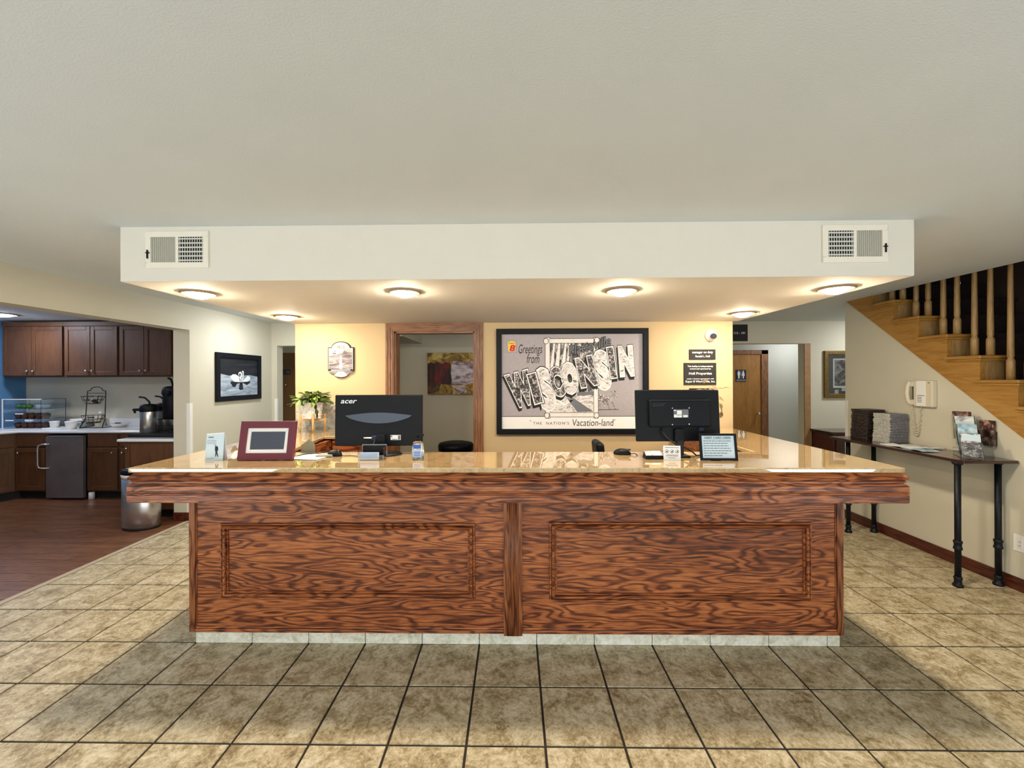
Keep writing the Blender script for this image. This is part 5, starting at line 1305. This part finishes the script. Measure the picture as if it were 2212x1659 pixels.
# wire basket stand
bs = thing('basket_stand', 'two tier dark wire basket stand on the kitchen worktop', 'basket stand', (-5.74, 5.56, KZ))
b = MB(); xc, yc = -5.74, 5.56
for s_ in (-1, 1):
    b.tube([(xc + s_ * 0.155, yc - 0.06, KZ + 0.004), (xc + s_ * 0.135, yc, KZ + 0.12), (xc + s_ * 0.128, yc + 0.02, KZ + 0.50)], 0.0055, 6)
    b.tube([(xc + s_ * 0.155, yc - 0.06, KZ + 0.005), (xc + s_ * 0.155, yc + 0.12, KZ + 0.005)], 0.005, 6)
b.tube([(xc - 0.155, yc - 0.06, KZ + 0.005), (xc + 0.155, yc - 0.06, KZ + 0.005)], 0.005, 6)
b.tube([(xc - 0.128, yc + 0.02, KZ + 0.50)] + [(xc - 0.085 * math.cos(a), yc + 0.02, KZ + 0.505 + 0.052 * math.sin(a)) for a in [i * PI / 8 for i in range(9)]] + [(xc + 0.128, yc + 0.02, KZ + 0.50)], 0.0055, 6)
b.tube([(xc - 0.128, yc + 0.02, KZ + 0.47), (xc + 0.128, yc + 0.02, KZ + 0.47)], 0.004, 6)
b.build('frame', M['wire'], bs)
for zz in (0.07, 0.33):
    b = MB()
    for rad, dz in ((0.135, 0.10), (0.115, 0.05), (0.085, 0.0)):
        b.tube([(xc + rad * math.cos(a), yc - 0.03 + rad * 0.75 * math.sin(a), KZ + zz + dz) for a in [i * 2 * PI / 20 for i in range(21)]], 0.0032, 5)
    for i in range(14):
        a = i * 2 * PI / 14; b.tube([(xc + r_ * math.cos(a), yc - 0.03 + r_ * 0.75 * math.sin(a), KZ + zz + dz) for r_, dz in ((0.0, 0.0), (0.085, 0.0), (0.115, 0.05), (0.135, 0.10))], 0.0022, 5)
    b.build('basket', M['wire'], bs)
tag(MB(Matrix.Translation((-5.72, 5.52, KZ + 0.352)) @ Matrix.Rotation(0.5, 4, 'Y')).box(-0.05, 0.05, -0.02, 0.02, 0, 0.03).build('snack_packet', M['muffin'], None, bevel=0.006), 'brown snack packet lying in the upper wire basket', 'packet')
tag(MB(Matrix.Translation((-5.685, 5.49, KZ + 0.395)) @ Matrix.Rotation(-0.6, 4, 'Y')).box(-0.05, 0.05, -0.012, 0.015, 0, 0.018).build('snack_packet', M['news_white'], None, bevel=0.005), 'pale snack packet leaning in the upper wire basket', 'packet')
rq = random.Random(2)
for k in range(5):
    tag(MB(Matrix.Translation((-5.80 + 0.03 * k, 5.56 + rq.uniform(-0.02, 0.02), KZ + 0.078 + 0.014 * (k % 3))) @ Matrix.Rotation(rq.uniform(-0.5, 0.5), 4, 'Z')).box(-0.028, 0.028, -0.02, 0.02, 0, 0.012).build('tea_packet', M['canvas_gold'] if k % 2 else M['news_white'], None, bevel=0.004), 'small condiment packet heaped in the lower wire basket', 'packet', 'packets in the lower wire basket')
# display case
cs = thing('bakery_case', 'clear acrylic bakery case with shelves beside the blue wall', 'display case', (-6.60, 5.45, KZ))
cx0, cx1, cy0, cy1, cz1 = -6.78, -6.26, 5.36, 5.66, KZ + 0.40
b = MB()
b.box(cx0, cx0 + 0.005, cy0, cy1, KZ + 0.001, cz1).box(cx1 - 0.005, cx1, cy0, cy1, KZ + 0.001, cz1).box(cx0, cx1, cy1 - 0.005, cy1, KZ + 0.001, cz1).box(cx0, cx1, cy0, cy1, cz1 - 0.005, cz1)
b.build('panels', M['glass'], cs)
for z in (0.002, 0.13, 0.265): MB().box(cx0 + 0.006, cx1 - 0.006, cy0 + 0.004, cy1 - 0.006, KZ + z, KZ + z + 0.005).build('shelf', M['glass'] if z > 0.01 else M['white_lam'], cs)
MB().box(cx0 - 0.004, cx1 + 0.004, cy0 - 0.004, cy0 + 0.004, cz1 - 0.006, cz1 + 0.004).box(cx0 - 0.006, cx0 + 0.004, cy0 - 0.006, cy0 + 0.004, KZ + 0.001, cz1).build('edge_trim', M['white'], cs)
for k in range(10):
    a, s_ = k % 5, k // 5
    t = thing('baked_roll', 'dark brown muffin in the acrylic case', 'muffin', (-6.71 + a * 0.095, 5.48, KZ + 0.0075 + s_ * 0.128 + 0.0), 'muffins on the two lower shelves of the case')
    p = t.location
    MB().lathe([(0.028, p.z), (0.040, p.z + 0.045)], p.x, p.y, 12).build('paper_cup', M['baseboard'], t)
    MB().ball((p.x, p.y, p.z + 0.050), 0.044, 0.044, 0.028, 12, 8).build('crown', M['muffin'], t)
for k, (x, z, lb) in enumerate(((-6.68, 0.112, 'white shelf label on the left of the lower shelf'), (-6.42, 0.115, 'white shelf label on the right of the lower shelf'), (-6.55, 0.20, 'white shelf label in the middle of the case'))):
    tag(MB().box(x - 0.055, x + 0.055, 5.352, 5.355, KZ + z, KZ + z + 0.014).build('shelf_label', M['white']), lb, 'label')
for k in range(3):
    tag(MB(Matrix.Translation((-6.70 + k * 0.07, 5.48, KZ + 0.271)) @ Matrix.Rotation(0.2 * k, 4, 'Z')).ball((0, 0, 0.028), 0.038, 0.034, 0.028).build('green_packet', M['green_food']), 'green wrapped snack on the top shelf of the case', 'packet', 'green snacks in the case')
for k in range(2):
    tag(MB().lathe([(0.034, KZ + 0.271), (0.040, KZ + 0.31), (0.040, KZ + 0.32)], -6.42 + k * 0.09, 5.48, 16).build('foil_cup', M['lightblue']), 'pale foil lidded cup on the top shelf of the case', 'cup', 'foil cups in the case')
# crockery on the worktop
def pot(name, lb, cat, x, y, r, h, m='ceramic', r0=None, z=KZ, group=None):
    r0 = r0 or r * 0.86
    o = MB().lathe([(r0, z + 0.0005), (r * 0.98, z + h * 0.75), (r, z + h * 0.8), (r * 1.06, z + h * 0.86), (r * 1.06, z + h), (r * 0.94, z + h), (r * 0.90, z + h * 0.4), (0.002, z + h * 0.35)], x, y, 24).build(name, M[m])
    return tag(o, lb, cat, group)
pot('ramekin', 'white ramekin beside the basket stand', 'ramekin', -5.90, 5.40, 0.060, 0.105)
pot('ramekin', 'white ramekin at the left end of the serving tray', 'ramekin', -6.15, 5.42, 0.048, 0.085, z=KZ + 0.018)
pot('serving_bowl', 'shallow white bowl right of the basket stand', 'bowl', -5.46, 5.62, 0.10, 0.05, r0=0.07)
tag(MB().box(-5.51, -5.44, 5.60, 5.62, KZ + 0.0505, KZ + 0.062).build('serving_tongs', M['rubber'], None, bevel=0.004), 'black tongs resting across the shallow white bowl', 'tongs')
tag(MB(Matrix.Rotation(0.0, 4, 'Z')).box(-6.24, -5.98, 5.34, 5.58, KZ + 0.0005, KZ + 0.018).build('serving_tray', M['white_lam'], None, bevel=0.006), 'flat white serving tray in front of the acrylic case', 'tray')
t = thing('cake_dome', 'clear tub with a white lid on the kitchen worktop', 'container', (-6.02, 5.66, KZ))
MB().box(-6.13, -5.93, 5.60, 5.74, KZ + 0.001, KZ + 0.085).build('tub', M['glass'], t, bevel=0.01)
MB().box(-6.14, -5.92, 5.59, 5.75, KZ + 0.086, KZ + 0.112).build('lid', M['white'], t, bevel=0.01)
MB().box(-6.12, -5.94, 5.61, 5.73, KZ + 0.003, KZ + 0.05).build('contents', M['news_white'], t, bevel=0.01)
tag(MB().box(-6.09, -5.97, 5.76, 5.81, KZ + 0.0005, KZ + 0.125).build('toaster', M['pipe'], None, bevel=0.02), 'small dark toaster behind the white ramekin', 'toaster')
t = thing('milk_jug', 'white plastic jug with a tall cap behind the basket stand', 'jug', (-5.88, 5.74, KZ))
MB().lathe([(0.050, KZ + 0.0005), (0.056, KZ + 0.01), (0.056, KZ + 0.12), (0.045, KZ + 0.15), (0.022, KZ + 0.165)], -5.87, 5.75, 20).build('body', M['cream'], t)
MB().lathe([(0.022, KZ + 0.165), (0.022, KZ + 0.205), (0.002, KZ + 0.206)], -5.86, 5.75, 16).build('cap', M['white'], t)
# trash can at the corner of the wood floor
tc = thing('trash_can', 'oval stainless trash can with a black rim standing beside the desk on the wood floor', 'trash can', (-3.86, 4.18, 0))
b = MB().lathe([(0.172, 0.0), (0.176, 0.03)], -3.87, 4.22, 40, sy=0.72).build('base', M['rubber'], tc)
b = MB().lathe([(0.176, 0.03), (0.178, 0.20), (0.178, 0.53)], -3.87, 4.22, 40, sy=0.72).build('body', M['steel'], tc)
b = MB().lathe([(0.182, 0.53), (0.184, 0.56), (0.180, 0.565)], -3.87, 4.22, 40, sy=0.72).build('liner_edge', M['white'], tc)
b = MB().lathe([(0.184, 0.565), (0.186, 0.59), (0.176, 0.612), (0.15, 0.620)], -3.87, 4.22, 40, sy=0.72).build('rim', M['black'], tc)
b = MB().lathe([(0.150, 0.618), (0.140, 0.628), (0.06, 0.635), (0.002, 0.636)], -3.87, 4.22, 40, sy=0.72).build('lid', M['chrome'], tc)
